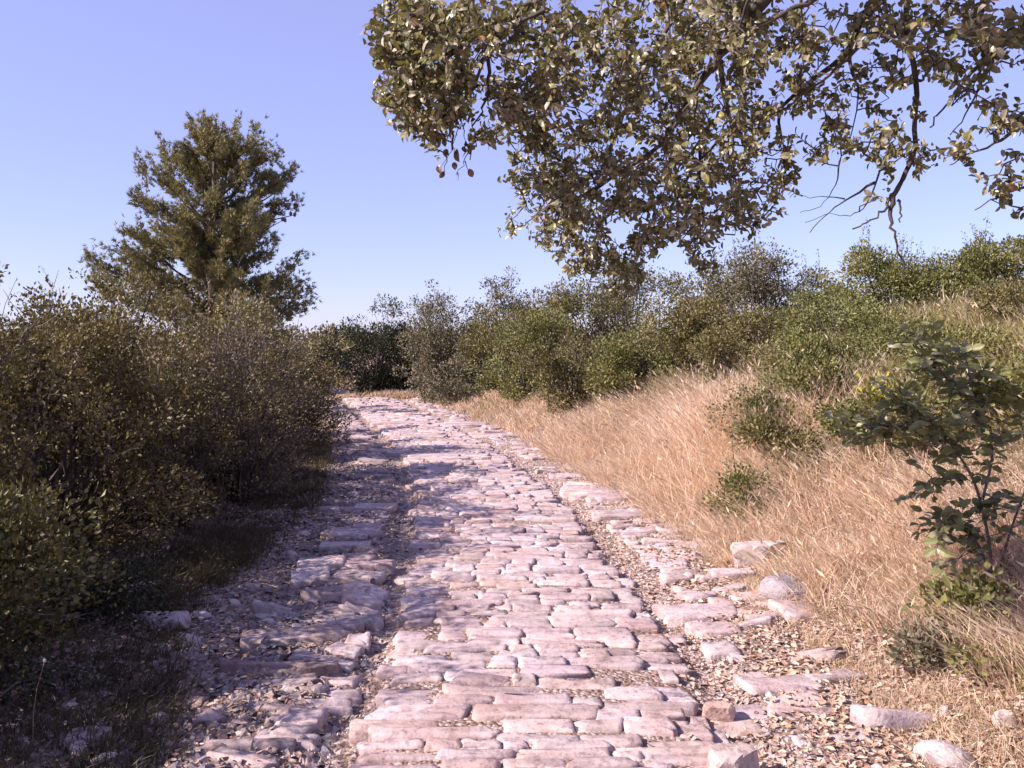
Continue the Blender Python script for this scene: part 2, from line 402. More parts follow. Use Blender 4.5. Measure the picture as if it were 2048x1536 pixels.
def rock_geo(rng, sx, sy, sz, cuts=7, base=None):
    V = (base if base is not None else IV3).copy()
    for _ in range(cuts):
        n = unit(rng.normal(0, 1, 3) * np.array([1, 1, 0.8])); dd = rng.uniform(0.55, 0.85)
        k = V @ n; V -= np.where(k > dd, k - dd, 0)[:, None] * n * 0.95
    V += 0.05 * np.stack([fbm(V[:, 1] * 2.5 + i * 7, V[:, 2] * 2.5 + V[:, 0] * 2, 40 + i, 3) for i in range(3)], -1)
    return V * np.array([sx, sy, sz])

def rock(label, u, v, w_px, h_px, depth_ratio=0.8, col=BASE, rot=0.0, block=False, seed=1, tilt=0.0, cuts=7, group=None, sink=0.25, cat='rock', name='rock'):
    rng = np.random.default_rng(seed)
    # walk outwards until the ray at the foot of the rock meets the ground
    Yd = 2.5
    for q in np.arange(2.5, 20, 0.02):
        p = at(u, v, q)
        if p[2] <= surf_z(p[0:1], p[1:2])[0]: Yd = q; break
    p = at(u, v, Yd); w = w_px * Yd / F; h = h_px * Yd / F
    if block:
        base = IV3.copy(); base = base / np.abs(base).max(1, keepdims=True) * 0.8 + base * 0.25
        V = rock_geo(rng, w / 2, w / 2 * depth_ratio, h / 2, 4, base * 0.95)
    else: V = rock_geo(rng, w / 2, w / 2 * depth_ratio, h / 2, cuts)
    V[:, 2] += V[:, 0] * tilt
    V[:, 2] -= V[:, 2].min(); V[:, 2] -= h * sink
    o = mesh(name, V, IT3, M_ROCK, None, np.tile(np.asarray(col), (len(V), 1)), smooth=False)
    o.location = (p[0], p[1] + w / 2 * depth_ratio * 0.8, p[2]); o.rotation_euler = (0, 0, rot)
    o['label'] = label; o['category'] = cat
    if group: o['group'] = group
    return o
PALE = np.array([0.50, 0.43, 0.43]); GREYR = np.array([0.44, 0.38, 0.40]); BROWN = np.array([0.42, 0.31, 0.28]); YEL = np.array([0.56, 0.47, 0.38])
rock('flat-topped pale block of stone lying at the bottom edge right of the lane', 1476, 1568, 108, 74, 0.75, PALE, 0.12, True, 3, sink=0.15)
rock('small reddish stone with a dark shaded end just behind the flat-topped pale block', 1440, 1458, 66, 50, 0.8, BROWN * 1.2, 0.3, True, 5, sink=0.1)
rock('large whitish grey rock cut by the bottom right corner, among dry leaves', 1915, 1560, 130, 86, 1.0, PALE, 0.4, False, 8, -0.15)
rock('long ledge-like pale rock half buried at the edge of the dry grass', 1525, 1128, 122, 62, 0.55, PALE, -0.1, True, 12, 0.06, sink=0.35)
rock('rounded blue-grey rock in dry grass, nearest to the long ledge-like rock', 1585, 1200, 112, 64, 0.9, np.array([0.36, 0.34, 0.39]), 0.2, False, 14)
rock('small yellowish white stone in the dry grass to the right of the ledge-like rock', 1655, 1148, 26, 22, 0.9, YEL, 0.1, False, 21)
rock('whitish stone at the right edge of the picture above the bottom corner', 2022, 1462, 56, 46, 0.9, PALE, 0.4, False, 22)
rock('small upright whitish stone in the leaf litter, left of the stone at the right edge', 1897, 1440, 34, 34, 0.8, PALE, 0.6, False, 23)
rock('little white stone sitting on the paving behind the small reddish stone', 1546, 1402, 28, 22, 0.9, PALE * 1.05, 0.2, False, 24)
rock('pinkish white stone beside the rut, left of the white slab on the right verge', 1380, 1160, 28, 26, 0.9, PALE, 0.2, False, 25)
rock('pale upright stone on the verge above the right rut, in short dry grass', 1330, 1045, 18, 22, 0.8, YEL, 0.2, False, 26)
rock('white stone on the grass verge beside the far part of the road', 1128, 915, 24, 14, 0.8, PALE, 0.1, False, 27)
rock('flat white stone on the verge next to the dark ledge on the right', 1292, 985, 34, 14, 0.8, PALE, 0.1, False, 28)
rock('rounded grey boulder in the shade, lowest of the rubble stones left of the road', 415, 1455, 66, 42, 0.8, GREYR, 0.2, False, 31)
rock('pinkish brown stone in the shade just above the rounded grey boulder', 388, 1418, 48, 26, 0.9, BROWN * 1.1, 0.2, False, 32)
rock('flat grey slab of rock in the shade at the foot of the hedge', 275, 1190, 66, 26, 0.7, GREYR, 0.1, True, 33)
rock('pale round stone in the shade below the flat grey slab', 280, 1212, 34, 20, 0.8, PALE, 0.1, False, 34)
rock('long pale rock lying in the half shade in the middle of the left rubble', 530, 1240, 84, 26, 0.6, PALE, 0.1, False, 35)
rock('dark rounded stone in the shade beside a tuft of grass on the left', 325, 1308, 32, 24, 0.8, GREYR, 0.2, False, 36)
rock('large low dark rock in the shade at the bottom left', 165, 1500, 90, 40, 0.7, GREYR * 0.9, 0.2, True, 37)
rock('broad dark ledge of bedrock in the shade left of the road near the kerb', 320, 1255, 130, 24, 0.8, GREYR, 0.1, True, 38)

def loose(n, f, smin, smax, label, group, seed, name='loose_stone', pal=(PALE, GREYR, BROWN, BASE)):
    rng = np.random.default_rng(seed); protos = []
    for k in range(8):
        V = rock_geo(rng, 0.5, rng.uniform(0.32, 0.45), rng.uniform(0.18, 0.32), 6, IV2)
        me_o = None
        protos.append(V)
    meshes = []
    for k, V in enumerate(protos):
        c = pal[k % len(pal)] * rng.uniform(0.85, 1.1)
        o = mesh(name, V, IT2, M_ROCK, None, np.tile(c, (len(V), 1)), smooth=False); meshes.append(o)
    for i in range(n):
        o = meshes[i] if i < 8 else meshes[i % 8].copy()
        if i >= 8: C.objects.link(o)
        x, y = f(rng); s = smin + (smax - smin) * rng.random() ** 2.2
        o.location = (x, y, float(surf_z(np.array([x]), np.array([y]))[0]) + s * 0.06); o.scale = (s, s, s)
        o.rotation_euler = (rng.normal(0, .25), rng.normal(0, .25), rng.uniform(0, 6.28)); o['label'] = label; o['category'] = 'stone'; o['group'] = group
def f_left(r):
    y = 2.8 + 5.2 * r.random() ** 1.3; return road_c(y) - r.uniform(1.0, 2.6 if y < 5 else 2.2), y
def f_right(r):
    y = 2.9 + 7 * r.random() ** 1.3; return road_c(y) + r.uniform(1.05, 2.3), y
loose(120, f_left, 0.035, 0.15, 'small loose grey stone lying in the shaded rubble between hedge and paving', 'loose stones in the left rubble', 51)
loose(80, f_right, 0.025, 0.09, 'small loose pale stone lying among leaves and grass on the right verge', 'loose stones on the right verge', 52, pal=(PALE, PALE, BASE, YEL))

# gravel: uncountable chips in the ruts, the rubble and on the verge
def gravel(n, f, smin, smax, seed, pal, name='gravel'):
    rng = np.random.default_rng(seed); mb = MB(); x, y = f(rng, n)
    z = surf_z(x, y); tv = np.array([[1, 0, -.15], [0.1, 0.75, -.1], [-0.9, 0.1, -.15], [0.0, -0.8, -.1], [0.1, 0, 0.42]])
    tf = [[0, 1, 4], [1, 2, 4], [2, 3, 4], [3, 0, 4]]
    s = (smin + (smax - smin) * rng.random(n) ** 2.5) / 2
    D = rng.normal(0, 1, (n, 3)) * [1, 1, 0.3]; Nn = rng.normal(0, 0.35, (n, 3)) + [0, 0, 1]
    pal = np.array(pal); c = pal[rng.integers(0, len(pal), n)] * rng.uniform(0.7, 1.15, (n, 1))
    scatter(mb, tv, tf, np.stack([x, y, z + s * 0.15], -1), D, Nn, s, s * rng.uniform(0.6, 1.1, n), c)
    mb.build(name, M_ROCK, kind='stuff')
def g_rut(rng, n):
    y = 2.4 + 14 * rng.random(n) ** 1.7; sd = np.where(rng.random(n) < 0.5, 1, -1); d = sd * (0.88 + rng.normal(0, 0.09, n)); return d + road_c(y), y
def g_left(rng, n):
    y = 2.4 + 11 * rng.random(n) ** 1.5; return road_c(y) - 0.85 - np.abs(rng.normal(0, 0.75, n)), y
def g_right(rng, n):
    y = 2.4 + 13 * rng.random(n) ** 1.5; return road_c(y) + 0.85 + np.abs(rng.normal(0, 0.55, n)), y
def g_lane(rng, n):
    y = 2.4 + 9 * rng.random(n) ** 1.5; return road_c(y) + rng.uniform(-.75, .75, n), y
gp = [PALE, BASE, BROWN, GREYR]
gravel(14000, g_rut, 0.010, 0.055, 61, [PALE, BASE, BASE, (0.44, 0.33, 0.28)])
gravel(22000, g_left, 0.012, 0.095, 62, [np.array(q) * 0.68 for q in gp])  # left chips coloured darker to stand for the hedge's shade
gravel(8000, g_right, 0.010, 0.055, 63, [PALE, BASE, YEL, BROWN])

# ------------------------------------------------------------------ dry leaves on the ground
def litter(n, f, seed, name, lo=0.018, hi=0.042):
    rng = np.random.default_rng(seed); mb = MB(); x, y = f(rng, n); z = surf_z(x, y) + rng.uniform(0.004, 0.022, n)
    tv = np.array([[-0.5, 0, 0.06], [-0.15, 0.5, 0.10], [0.25, 0.42, 0.08], [0.5, 0, 0.02], [0.25, -0.42, 0.09], [-0.15, -0.5, 0.11], [0.05, 0, 0.0]])
    tf = [[0, 6, 1], [1, 6, 2], [2, 6, 3], [3, 6, 4], [4, 6, 5], [5, 6, 0]]
    pal = np.array([(0.52, 0.37, 0.28), (0.44, 0.29, 0.21), (0.60, 0.47, 0.37), (0.34, 0.20, 0.14), (0.50, 0.40, 0.34)])
    L = rng.uniform(lo, hi, n)
    scatter(mb, tv, tf, np.stack([x, y, z], -1), rng.normal(0, 1, (n, 3)) * [1, 1, .2], rng.normal(0, .45, (n, 3)) + [0, 0, 1], L, L * rng.uniform(.45, .65, n), pal[rng.integers(0, 5, n)] * rng.uniform(.75, 1.15, (n, 1)))
    mb.build(name, M_LITTER, kind='stuff')
def l_right(rng, n):
    y = 2.4 + 6.5 * rng.random(n) ** 1.6; return road_c(y) + np.where(rng.random(n) < .10, 0.9 + rng.normal(0, .1, n), 1.1 + np.abs(rng.normal(0.45, 0.7, n))), y
def l_left(rng, n):
    y = 2.4 + 6.5 * rng.random(n) ** 1.5; return road_c(y) - np.where(rng.random(n) < .25, 0.88 + np.abs(rng.normal(0, .12, n)), 0.9 + np.abs(rng.normal(0.3, 0.6, n))), y
litter(15000, l_right, 71, 'fallen_leaves')
litter(4000, l_left, 72, 'fallen_leaves')

# ------------------------------------------------------------------ grasses
def blades(mb, P, L, lean, width, col, rng, curl=0.35, heads=0.0, head_col=(0.62, 0.50, 0.38)):
    n = len(P); d = rng.normal(0, 1, (n, 3)) * [0.32, 0.32, 0] + lean + [0, 0, 1]; d = unit(d)
    side = unit(np.cross(d, rng.normal(0, 1, (n, 3))))
    bend = unit(lean * [1, 1, 0] + rng.normal(0, 0.6, (n, 3)) * [1, 1, 0.1] - [0, 0, 0.25])
    L = L[:, None]; w = np.broadcast_to(width, (n,))[:, None] / 2
    p1 = P + d * L * 0.5 + bend * L * curl * 0.18; p2 = P + d * L * 0.92 + bend * L * curl
    V = np.stack([P - side * w, P + side * w, p1 - side * w * 0.8, p1 + side * w * 0.8, p2], 1).reshape(-1, 3)
    b = (np.arange(n) * 5)[:, None]
    mb.add(V, np.concatenate([b + [0, 1, 3], b + [0, 3, 2], b + [2, 3, 4]]), None, np.repeat(col, 5, 0))
    if heads > 0:
        k = rng.random(n) < heads; m = k.sum()
        if m:
            hd = unit(p2[k] - p1[k]); tv = np.array([[0, 0, 0], [0.4, 0.5, 0], [1, 0, 0], [0.4, -0.5, 0.0]])
            ln = rng.uniform(0.05, 0.10, m)
            scatter(mb, tv, [[0, 1, 2, 3]], p2[k] - hd * 0.02, hd, rng.normal(0, 1, (m, 3)), ln, ln * 0.2, np.array(head_col) * rng.uniform(.8, 1.15, (m, 1)))

GOLD = np.array([(0.68, 0.52, 0.40), (0.74, 0.60, 0.48), (0.58, 0.43, 0.32), (0.66, 0.54, 0.39)])
GREEN = np.array([(0.20, 0.19, 0.07), (0.28, 0.26, 0.10), (0.16, 0.16, 0.06), (0.36, 0.31, 0.14)])
def grass(name, n, f, lmin, lmax, lean, width, palette, seed, heads=0.0, clump=0, curl=0.35, greenmix=None):
    rng = np.random.default_rng(seed); mb = MB()
    x, y = f(rng, max(1, n // clump) if clump else n)
    if clump:
        m = len(x); r = rng.uniform(0.02, 0.09, m)
        x = (np.repeat(x, clump) + rng.normal(0, 1, m * clump) * np.repeat(r, clump)); y = (np.repeat(y, clump) + rng.normal(0, 1, m * clump) * np.repeat(r, clump))
    z = ground_z(x, y) - 0.01; n = len(x)
    big = np.clip(0.75 + 0.9 * fbm(x * 0.9, y * 0.9, seed + 3, 3), 0.35, 1.5)
    L = rng.uniform(lmin, lmax, n) * big
    pal = np.asarray(palette); col = pal[rng.integers(0, len(pal), n)] * rng.uniform(0.75, 1.2, (n, 1))
    if greenmix is not None:
        g = greenmix(x, y) + 0.5 * fbm(x * 1.2, y * 1.2, seed + 9, 3); k = rng.random(n) < np.clip(g, 0, 0.95)
        col[k] = (GREEN[rng.integers(0, 4, n)] * rng.uniform(0.8, 1.2, (n, 1)))[k]
    blades(mb, np.stack([x, y, z], -1), L, np.array(lean), np.broadcast_to(width, (n,)) * (1 + 0.06 * np.maximum(y - 4, 0)), col, rng, curl, heads)
    return mb.build(name, M_STRAW, kind='stuff')
def band(y0, y1, d0, d1, pw=1.3):
    def f(rng, n):
        y = y0 + (y1 - y0) * rng.random(n) ** pw; return road_c(y) + rng.uniform(d0, d1, n), y
    return f
def foot(y):     # where the tall grass begins on the right
    return np.interp(y, [2, 3.5, 5, 7, 10, 14, 20, 26], [2.4, 2.05, 1.68, 1.45, 1.38, 1.4, 1.45, 1.5])
def bank_f(y0, y1, w0, w1, pw=1.25):
    def f(rng, n):
        y = y0 + (y1 - y0) * rng.random(n) ** pw; return road_c(y) + foot(y) + w0 + (w1 - w0) * rng.random(n) ** 0.9, y
    return f
upper = lambda x, y: sstep(2.7, 4.2, x - road_c(y)) * 0.8 + 0.03
grass('dry_grass', 46000, bank_f(2.6, 14, 0, 2.6), 0.22, 0.68, (-0.38, -0.05, 0), 0.0046, GOLD * 1.06, 81, heads=0.09, clump=14, curl=0.4, greenmix=upper)
grass('dry_grass', 34000, bank_f(4.5, 20, 2.2, 6.0), 0.28, 0.62, (-0.15, -0.05, 0), 0.006, GOLD, 82, heads=0.10, clump=12, curl=0.3, greenmix=upper)
grass('dry_grass', 16000, band(12, 29, 1.5, 3.4, 1.0), 0.16, 0.45, (-0.2, -0.1, 0), 0.008, GOLD, 83, heads=0.05, clump=10, greenmix=lambda x, y: 0.12 + 0 * x)
grass('verge_grass', 38000, lambda r, n: (lambda y: (road_c(y) + r.uniform(1.2, 0.95 + foot(y)), y))(2.6 + 12 * r.random(n) ** 1.4), 0.05, 0.20, (-0.1, -0.05, 0), 0.004, GOLD, 84, clump=26, curl=0.5, greenmix=lambda x, y: 0.12 + 0 * x)
grass('pale_tall_grass', 9000, lambda r, n: (2.5 + r.normal(0, 0.42, n) + 0.05 * (n > 0), 9.6 + r.normal(0, 0.9, n)), 0.55, 0.95, (-0.12, 0, 0), 0.006, GOLD * 1.15, 85, heads=0.25, clump=9, curl=0.3)
grass('shaded_grass', 34000, lambda r, n: (lambda y: (road_c(y) - np.interp(y, [2, 3.5, 5, 9, 14], [1.3, 1.45, 2.0, 1.75, 1.8]) - np.abs(r.normal(0, 0.5, n)), y))(2.4 + 12 * r.random(n) ** 1.4), 0.06, 0.26, (0.15, -0.05, 0), 0.005, np.array([(0.10, 0.085, 0.05), (0.13, 0.10, 0.06), (0.07, 0.065, 0.035)]), 86, clump=22, curl=0.5)  # blade colours darkened to carry the shade at the hedge foot
grass('dry_grass', 5000, lambda r, n: (r.uniform(-6.0, -1.6, n), 26.2 + np.abs(r.normal(0, .5, n))), 0.15, 0.42, (0, -0.1, 0), 0.012, GOLD * 0.8, 89, clump=14)
grass('green_grass', 22000, lambda r, n: (lambda y: (road_c(y) + r.uniform(3.4, 7.4, n), y))(7.0 + 5.6 * r.random(n)), 0.30, 0.62, (-0.08, -0.03, 0), 0.0065, np.array([(0.34, 0.29, 0.12), (0.27, 0.25, 0.09), (0.52, 0.42, 0.24), (0.22, 0.20, 0.075)]), 90, heads=0.08, clump=11, curl=0.25)
grass('litter_grass', 16000, lambda r, n: (lambda y: (road_c(y) + 1.35 + np.abs(r.normal(0.45, 0.5, n)), y))(2.7 + 4.5 * r.random(n) ** 1.2), 0.03, 0.11, (-0.05, -0.05, 0), 0.0035, GOLD, 88, clump=40, curl=0.6, greenmix=lambda x, y: 0.2 + 0 * x)
grass('road_weeds', 2600, lambda r, n: (lambda y: (road_c(y) + np.where(r.random(n) < .5, .9, -.92) + r.normal(0, .12, n), y))(2.6 + 9 * r.random(n)), 0.03, 0.09, (0, 0, 0), 0.004, np.concatenate([GOLD, GREEN]), 87, clump=20, curl=0.6)

# single stalks one can point at
def stalk(name, label, pts, r, tipcol, cat):
    mb = MB(); tube(mb, pts, np.linspace(r, r * 0.5, len(pts)), 4, (0.42, 0.34, 0.24)); p0 = np.asarray(pts[0])
    e = thing(name, label, cat, p0); mb.build('stem', M_STRAW, e, p0)
    m2 = MB(); V = IV1 * [r * 3.2, r * 3.2, r * 4.5] + np.asarray(pts[-1]); m2.add(V, IT1, None, tipcol); m2.build('seed_head', M_STRAW, e, p0)
a0 = np.array([-1.90, 3.45, 0]); a0[2] = ground_z(a0[0:1], a0[1:2])[0]
stalk('dry_stalk', 'lone dry stalk with a white tip standing in the shade at bottom left', [a0 + [0.0, 0, 0], a0 + [0.005, 0, .12], a0 + [.02, 0, .22], a0 + [.055, 0, .34]], 0.0022, (0.75, 0.7, 0.66), 'weed')
b0 = at(1608, 1170, 6.0)
stalk('fallen_straw', 'long bent straw reaching out sideways over the rounded blue-grey rock', [at(1775, 1150, 5.9), at(1720, 1152, 5.85), at(1665, 1160, 5.8), at(1612, 1170, 5.75)], 0.003, (0.6, 0.5, 0.4), 'grass stalk')

# ------------------------------------------------------------------ shrubs
TL4 = np.array([[0, 0, 0], [0.45, 0.5, 0.10], [1, 0, -0.05], [0.45, -0.5, 0.10]]); TF4 = [[0, 1, 2, 3]]
OLIVE = [(0.128, 0.112, 0.044), (0.102, 0.093, 0.038), (0.155, 0.127, 0.055), (0.082, 0.079, 0.031)]
BROWNISH = [(0.138, 0.110, 0.055), (0.115, 0.094, 0.048), (0.16, 0.125, 0.066), (0.095, 0.082, 0.04)]
YELGREEN = [(0.150, 0.120, 0.050), (0.125, 0.10, 0.046), (0.095, 0.082, 0.036), (0.18, 0.14, 0.055)]
GREYGREEN = [(0.14, 0.125, 0.085), (0.11, 0.10, 0.066), (0.165, 0.14, 0.105), (0.085, 0.08, 0.05)]
FRESH = [(0.135, 0.135, 0.046), (0.105, 0.112, 0.038), (0.17, 0.155, 0.055), (0.08, 0.09, 0.03)]
DARKG_SHADED = [(0.022, 0.026, 0.014), (0.03, 0.034, 0.017), (0.018, 0.022, 0.012), (0.038, 0.04, 0.02)]  # deep green leaves, darkened further with shade put into the colour
PURPLE = [(0.13, 0.10, 0.075), (0.155, 0.118, 0.095), (0.10, 0.078, 0.06), (0.13, 0.105, 0.055)]

def shrub(label, x, y, rx, ry, h, n_leaf, leaf, pal, seed, clumps=150, cr=0.16, shoots=0, bare=0, shoot_len=0.35, name='shrub', cat='shrub', sink=0.0, flat=0.9, group=None, leafw=0.6):
    rng = np.random.default_rng(seed); x = float(x); y = float(y); near = y < 11.5 and x < -2 and h > 1; mid_ = not near and 11 < y < 26 and h > 0.7; clumps = int(clumps * (2.3 if near else 1.2 if mid_ else 0.8)); cr *= 0.66 if near else 1.0 if mid_ else 1.22; leaf *= 0.80 if near else 1.05; n_leaf = int(n_leaf * (1.3 if near else 0.9)); shoots = int(shoots * (0.25 if mid_ else 0.5)); h *= 1.05 if mid_ else 1.0
    z0 = float(ground_z(np.array([x]), np.array([y]), False)[0]) - sink
    base = np.array([x, y, z0]); e = thing(name, label, cat, base, group)
    # clump centres, most of them near the outside of a lumpy envelope
    th = rng.uniform(0, 2 * PI, clumps); ct = rng.uniform(-1, 1, clumps); up = np.abs(ct)
    stt = np.where(ct > 0, np.sqrt(1 - ct ** 2), np.sqrt(np.maximum(1 - up ** 4, 0.35)))
    lump = 1 + 0.34 * fbm(th * 1.1 + seed, ct * 2.2, seed % 97, 3) * 1.6
    rad = np.minimum(rng.random(clumps) ** 0.33 * lump, 1.08)
    cen = np.stack([rx * rad * stt * np.cos(th), ry * rad * stt * np.sin(th), h * np.where(ct > 0, 0.46 + 0.54 * up ** flat * rad, 0.46 - 0.42 * up)], -1)
    nb = max(4, clumps // (14 if near else 8)); bi = rng.integers(0, nb, clumps); tight = rng.random(clumps) < 0.72
    bc = cen[:nb] * (rng.uniform(0.78, 0.97, (nb, 1)) if mid_ else rng.uniform(0.92, 1.04, (nb, 1))); bc[:, 2] = np.minimum(bc[:, 2], h * 1.02)
    cen = np.where(tight[:, None], bc[bi] + rng.normal(0, 1, (clumps, 3)) * np.array([0.17 * rx, 0.17 * ry, 0.085 * h]) * (0.85 if mid_ else 1.0), cen * np.array([0.82, 0.82, 0.92]))
    cen[:, 2] = np.maximum(cen[:, 2], 0.10)
    out = unit(cen - np.array([0, 0, 0.30 * h]))
    size = cr * rng.uniform(0.6, 1.35, clumps)
    tw = MB()
    for k in range(0, clumps, 4 if near else 2):
        tube(tw, curve([rng.normal(0, .12) * rx, rng.normal(0, .12) * ry, -0.05], cen[k] - out[k] * size[k] * .3, 5, 0.08, rng), np.linspace(0.016, 0.004, 5) * (0.6 + 0.25 * h), 3)
    wts = size ** 2; wts /= wts.sum(); ci = rng.choice(clumps, n_leaf, p=wts)
    g = rng.normal(0, 1, (n_leaf, 3)); g = unit(g) * (np.minimum(np.abs(rng.normal(0.78, 0.22, n_leaf)), 1.25))[:, None]
    P = cen[ci] + g * size[ci][:, None] * np.array([1, 1, 0.8])
    P[:, 2] = np.maximum(P[:, 2], 0.02 + 0.05 * rng.random(n_leaf))
    D = unit(g) * 0.8 + out[ci] * 0.6 + rng.normal(0, 0.5, (n_leaf, 3)) + [0, 0, 0.25]
    Nn = rng.normal(0, 0.5, (n_leaf, 3)) + unit(g) * 0.55 + out[ci] * 0.4 + [0, 0, 0.5]
    pal = np.array(pal) * (1.08 if near else 1.3); cc = pal[rng.integers(0, len(pal), clumps)] * rng.uniform(0.66, 1.28, (clumps, 1))
    col = (cc[ci] * 0.6 + pal[rng.integers(0, len(pal), n_leaf)] * 0.4) * rng.uniform(0.7, 1.35, (n_leaf, 1))
    sp = rng.random(n_leaf) < 0.02; col[sp] = np.array([0.36, 0.27, 0.15]) * rng.uniform(.7, 1.2, (sp.sum(), 1))
    L = leaf * rng.uniform(0.6, 1.3, n_leaf)
    mb = MB(); scatter(mb, TL4, TF4, P, D, Nn, L, L * leafw, col)
    top = np.argsort(-(cen[:, 2] + rng.normal(0, .15, clumps)))
    for k in range(shoots):
        c = cen[top[int(rng.integers(0, max(1, clumps // 2)))]]; ln = shoot_len * rng.uniform(0.5, 1.2)
        tip = c + np.array([rng.normal(0, .22) * ln, rng.normal(0, .22) * ln, ln + 0.1]); pts = curve(c, tip, 4, 0.05, rng)
        tube(tw, pts, np.linspace(0.004, 0.0015, 4), 3)
        m = 26; t = rng.random(m); q = c + (tip - c) * t[:, None] + rng.normal(0, 0.02, (m, 3))
        scatter(mb, TL4, TF4, q, rng.normal(0, .8, (m, 3)) + [0, 0, .7], rng.normal(0, 1, (m, 3)) + [0, 0, .3], leaf * 0.8, leaf * 0.8 * leafw, pal[rng.integers(0, len(pal), m)] * rng.uniform(.8, 1.3, (m, 1)))
    mb.build('foliage', M_LEAF, e, kind='stuff')
    tw.build('stems', M_BARK, e, kind='stuff')
    if bare:
        bt = MB()
        for k in range(bare):
            c = cen[int(rng.integers(0, clumps))]; o_ = unit(c - np.array([0, 0, .3 * h])) + rng.normal(0, .35, 3); o_ = unit(o_)
            ln = rng.uniform(0.15, 0.5); tip = c + o_ * (ln * 0.5) + [0, 0, ln * .3]
            pts = curve(c - o_ * ln * .4, tip, 5, 0.07, rng); tube(bt, pts, np.linspace(0.005, 0.0018, 5), 3)
            for q in range(5):
                i = int(rng.integers(1, 5)); tube(bt, curve(pts[i], pts[i] + (unit(o_ + rng.normal(0, .6, 3)) * ln * rng.uniform(.15, .45)), 3, .06, rng), np.linspace(0.003, 0.0012, 3), 3)
        bt.build('bare_twigs', M_TWIG, e, kind='stuff')
    return e

# hedge along the left, nearest first
H = shrub
H('olive green bush mostly outside the picture, at the left of the bottom corner', -3.5, 3.2, 1.05, 1.0, 2.0, 14000, 0.045, OLIVE, 101, 150, .17, 4, 10)
H('yellow-green bush at the left edge of the picture, lowest of the hedge', -3.5, 4.75, 1.05, 0.85, 2.0, 24000, 0.04, YELGREEN, 102, 190, .17, 6, 26)
H('olive brown bush second from the left edge in the front row of the hedge', -3.3, 6.1, 1.05, 0.9, 1.92, 25000, 0.04, YELGREEN, 103, 200, .17, 6, 30)
H('reddish brown bush in the middle of the front row of the hedge', -3.1, 7.5, 1.0, 0.9, 1.95, 24000, 0.042, BROWNISH, 104, 200, .17, 8, 30)
H('purple-grey twiggy bush with many bare twigs in the hedge front', -2.8, 8.8, 0.92, 0.8, 1.85, 20000, 0.04, PURPLE, 105, 180, .17, 8, 150)
H('brown-green bush at the right end of the hedge overhanging the road', -3.0, 10.4, 0.95, 0.95, 1.75, 21000, 0.045, BROWNISH, 106, 190, .17, 8, 40)
H('bush behind the hedge front at the left edge, with sprigs against the sky', -5.0, 7.0, 1.2, 1.0, 1.85, 11900, 0.05, OLIVE, 107, 170, .19, 16, 14)
H('olive bush in the second row of the hedge, left of the pine', -4.7, 9.2, 1.2, 1.0, 1.95, 11200, 0.05, OLIVE, 108, 170, .19, 12, 10)
H('light olive bush rising above the hedge in front of the pine trunk', -3.75, 12.3, 1.0, 0.9, 2.3, 17000, 0.05, OLIVE, 109, 180, .2, 14, 6)
H('grey-green bush just behind the hedge end below the pine', -4.4, 13.6, 1.1, 0.9, 1.9, 13000, 0.055, OLIVE, 110, 140, .19, 10, 6)
H('brown bush hidden behind the hedge end beside the road bend', -4.6, 15.5, 1.1, 1.0, 1.9, 5400, 0.06, BROWNISH, 111, 120, .19, 4, 8)
H('olive bush far left behind the hedge with its top against the sky', -7.4, 10.5, 1.5, 1.2, 1.9, 6600, 0.06, OLIVE, 112, 140, .22, 12, 8)
H('olive bush under the left side of the pine crown', -7.2, 14.5, 1.5, 1.3, 1.7, 5400, 0.065, OLIVE, 113, 130, .22, 10, 6)
H('thin grey-green oak sapling at the right foot of the pine', -5.35, 20.0, 0.9, 0.8, 2.75, 5500, 0.06, GREYGREEN, 114, 90, .18, 8, 6)
H('grey leafy bush at the road bend, left of the dark bush', -5.7, 21.5, 1.0, 1.0, 1.75, 6000, 0.065, GREYGREEN, 115, 90, .2, 4, 4)
H('unseen olive bush added behind the hedge front, toward the left edge, to deepen shade', -4.3, 5.4, 0.9, 0.8, 1.85, 9000, 0.06, OLIVE, 180, 110, .2)  # unseen bush added to close sunny gaps in the hedge shadow
H('unseen olive bush added behind the middle of the hedge front to deepen shade', -4.0, 8.0, 0.9, 0.8, 1.9, 9000, 0.06, OLIVE, 181, 110, .2)  # added out of sight to thicken the shadow left of the road
H('low bush outside the picture beside the camera on the left', -3.5, 1.7, 1.0, 0.9, 1.9, 9600, 0.05, OLIVE, 116, 90, .19)
# road end
H('deep green bush where the road bends, its leaves darkened almost black for shade', -4.45, 28.2, 1.4, 1.2, 2.5, 22000, 0.065, DARKG_SHADED, 420, 260, .22, 3, 0)
H('small dark bush to the right of the dark bush at the bend', -3.25, 27.9, 0.8, 0.7, 1.6, 8000, 0.06, DARKG_SHADED, 121, 70, .2, 2, 0)
H('green bush with a ragged top behind the dark bush at the bend', -4.6, 32.5, 1.9, 1.3, 2.7, 8000, 0.08, FRESH, 122, 120, .26, 20, 0)
H('pale olive bush behind the road bend to the left', -8.0, 34, 2.6, 1.6, 2.2, 4800, 0.09, OLIVE, 123, 120, .28, 12, 0)
H('tall grey-green oak bush standing right of the road bend', -2.0, 24.6, 1.2, 1.15, 3.25, 17000, 0.062, GREYGREEN, 124, 190, .21, 10, 6)
H('light grey-green low bush at the foot of the tall grey-green oak bush', -1.45, 23.2, 0.95, 0.8, 1.25, 6000, 0.06, GREYGREEN, 125, 80, .18, 3, 4)
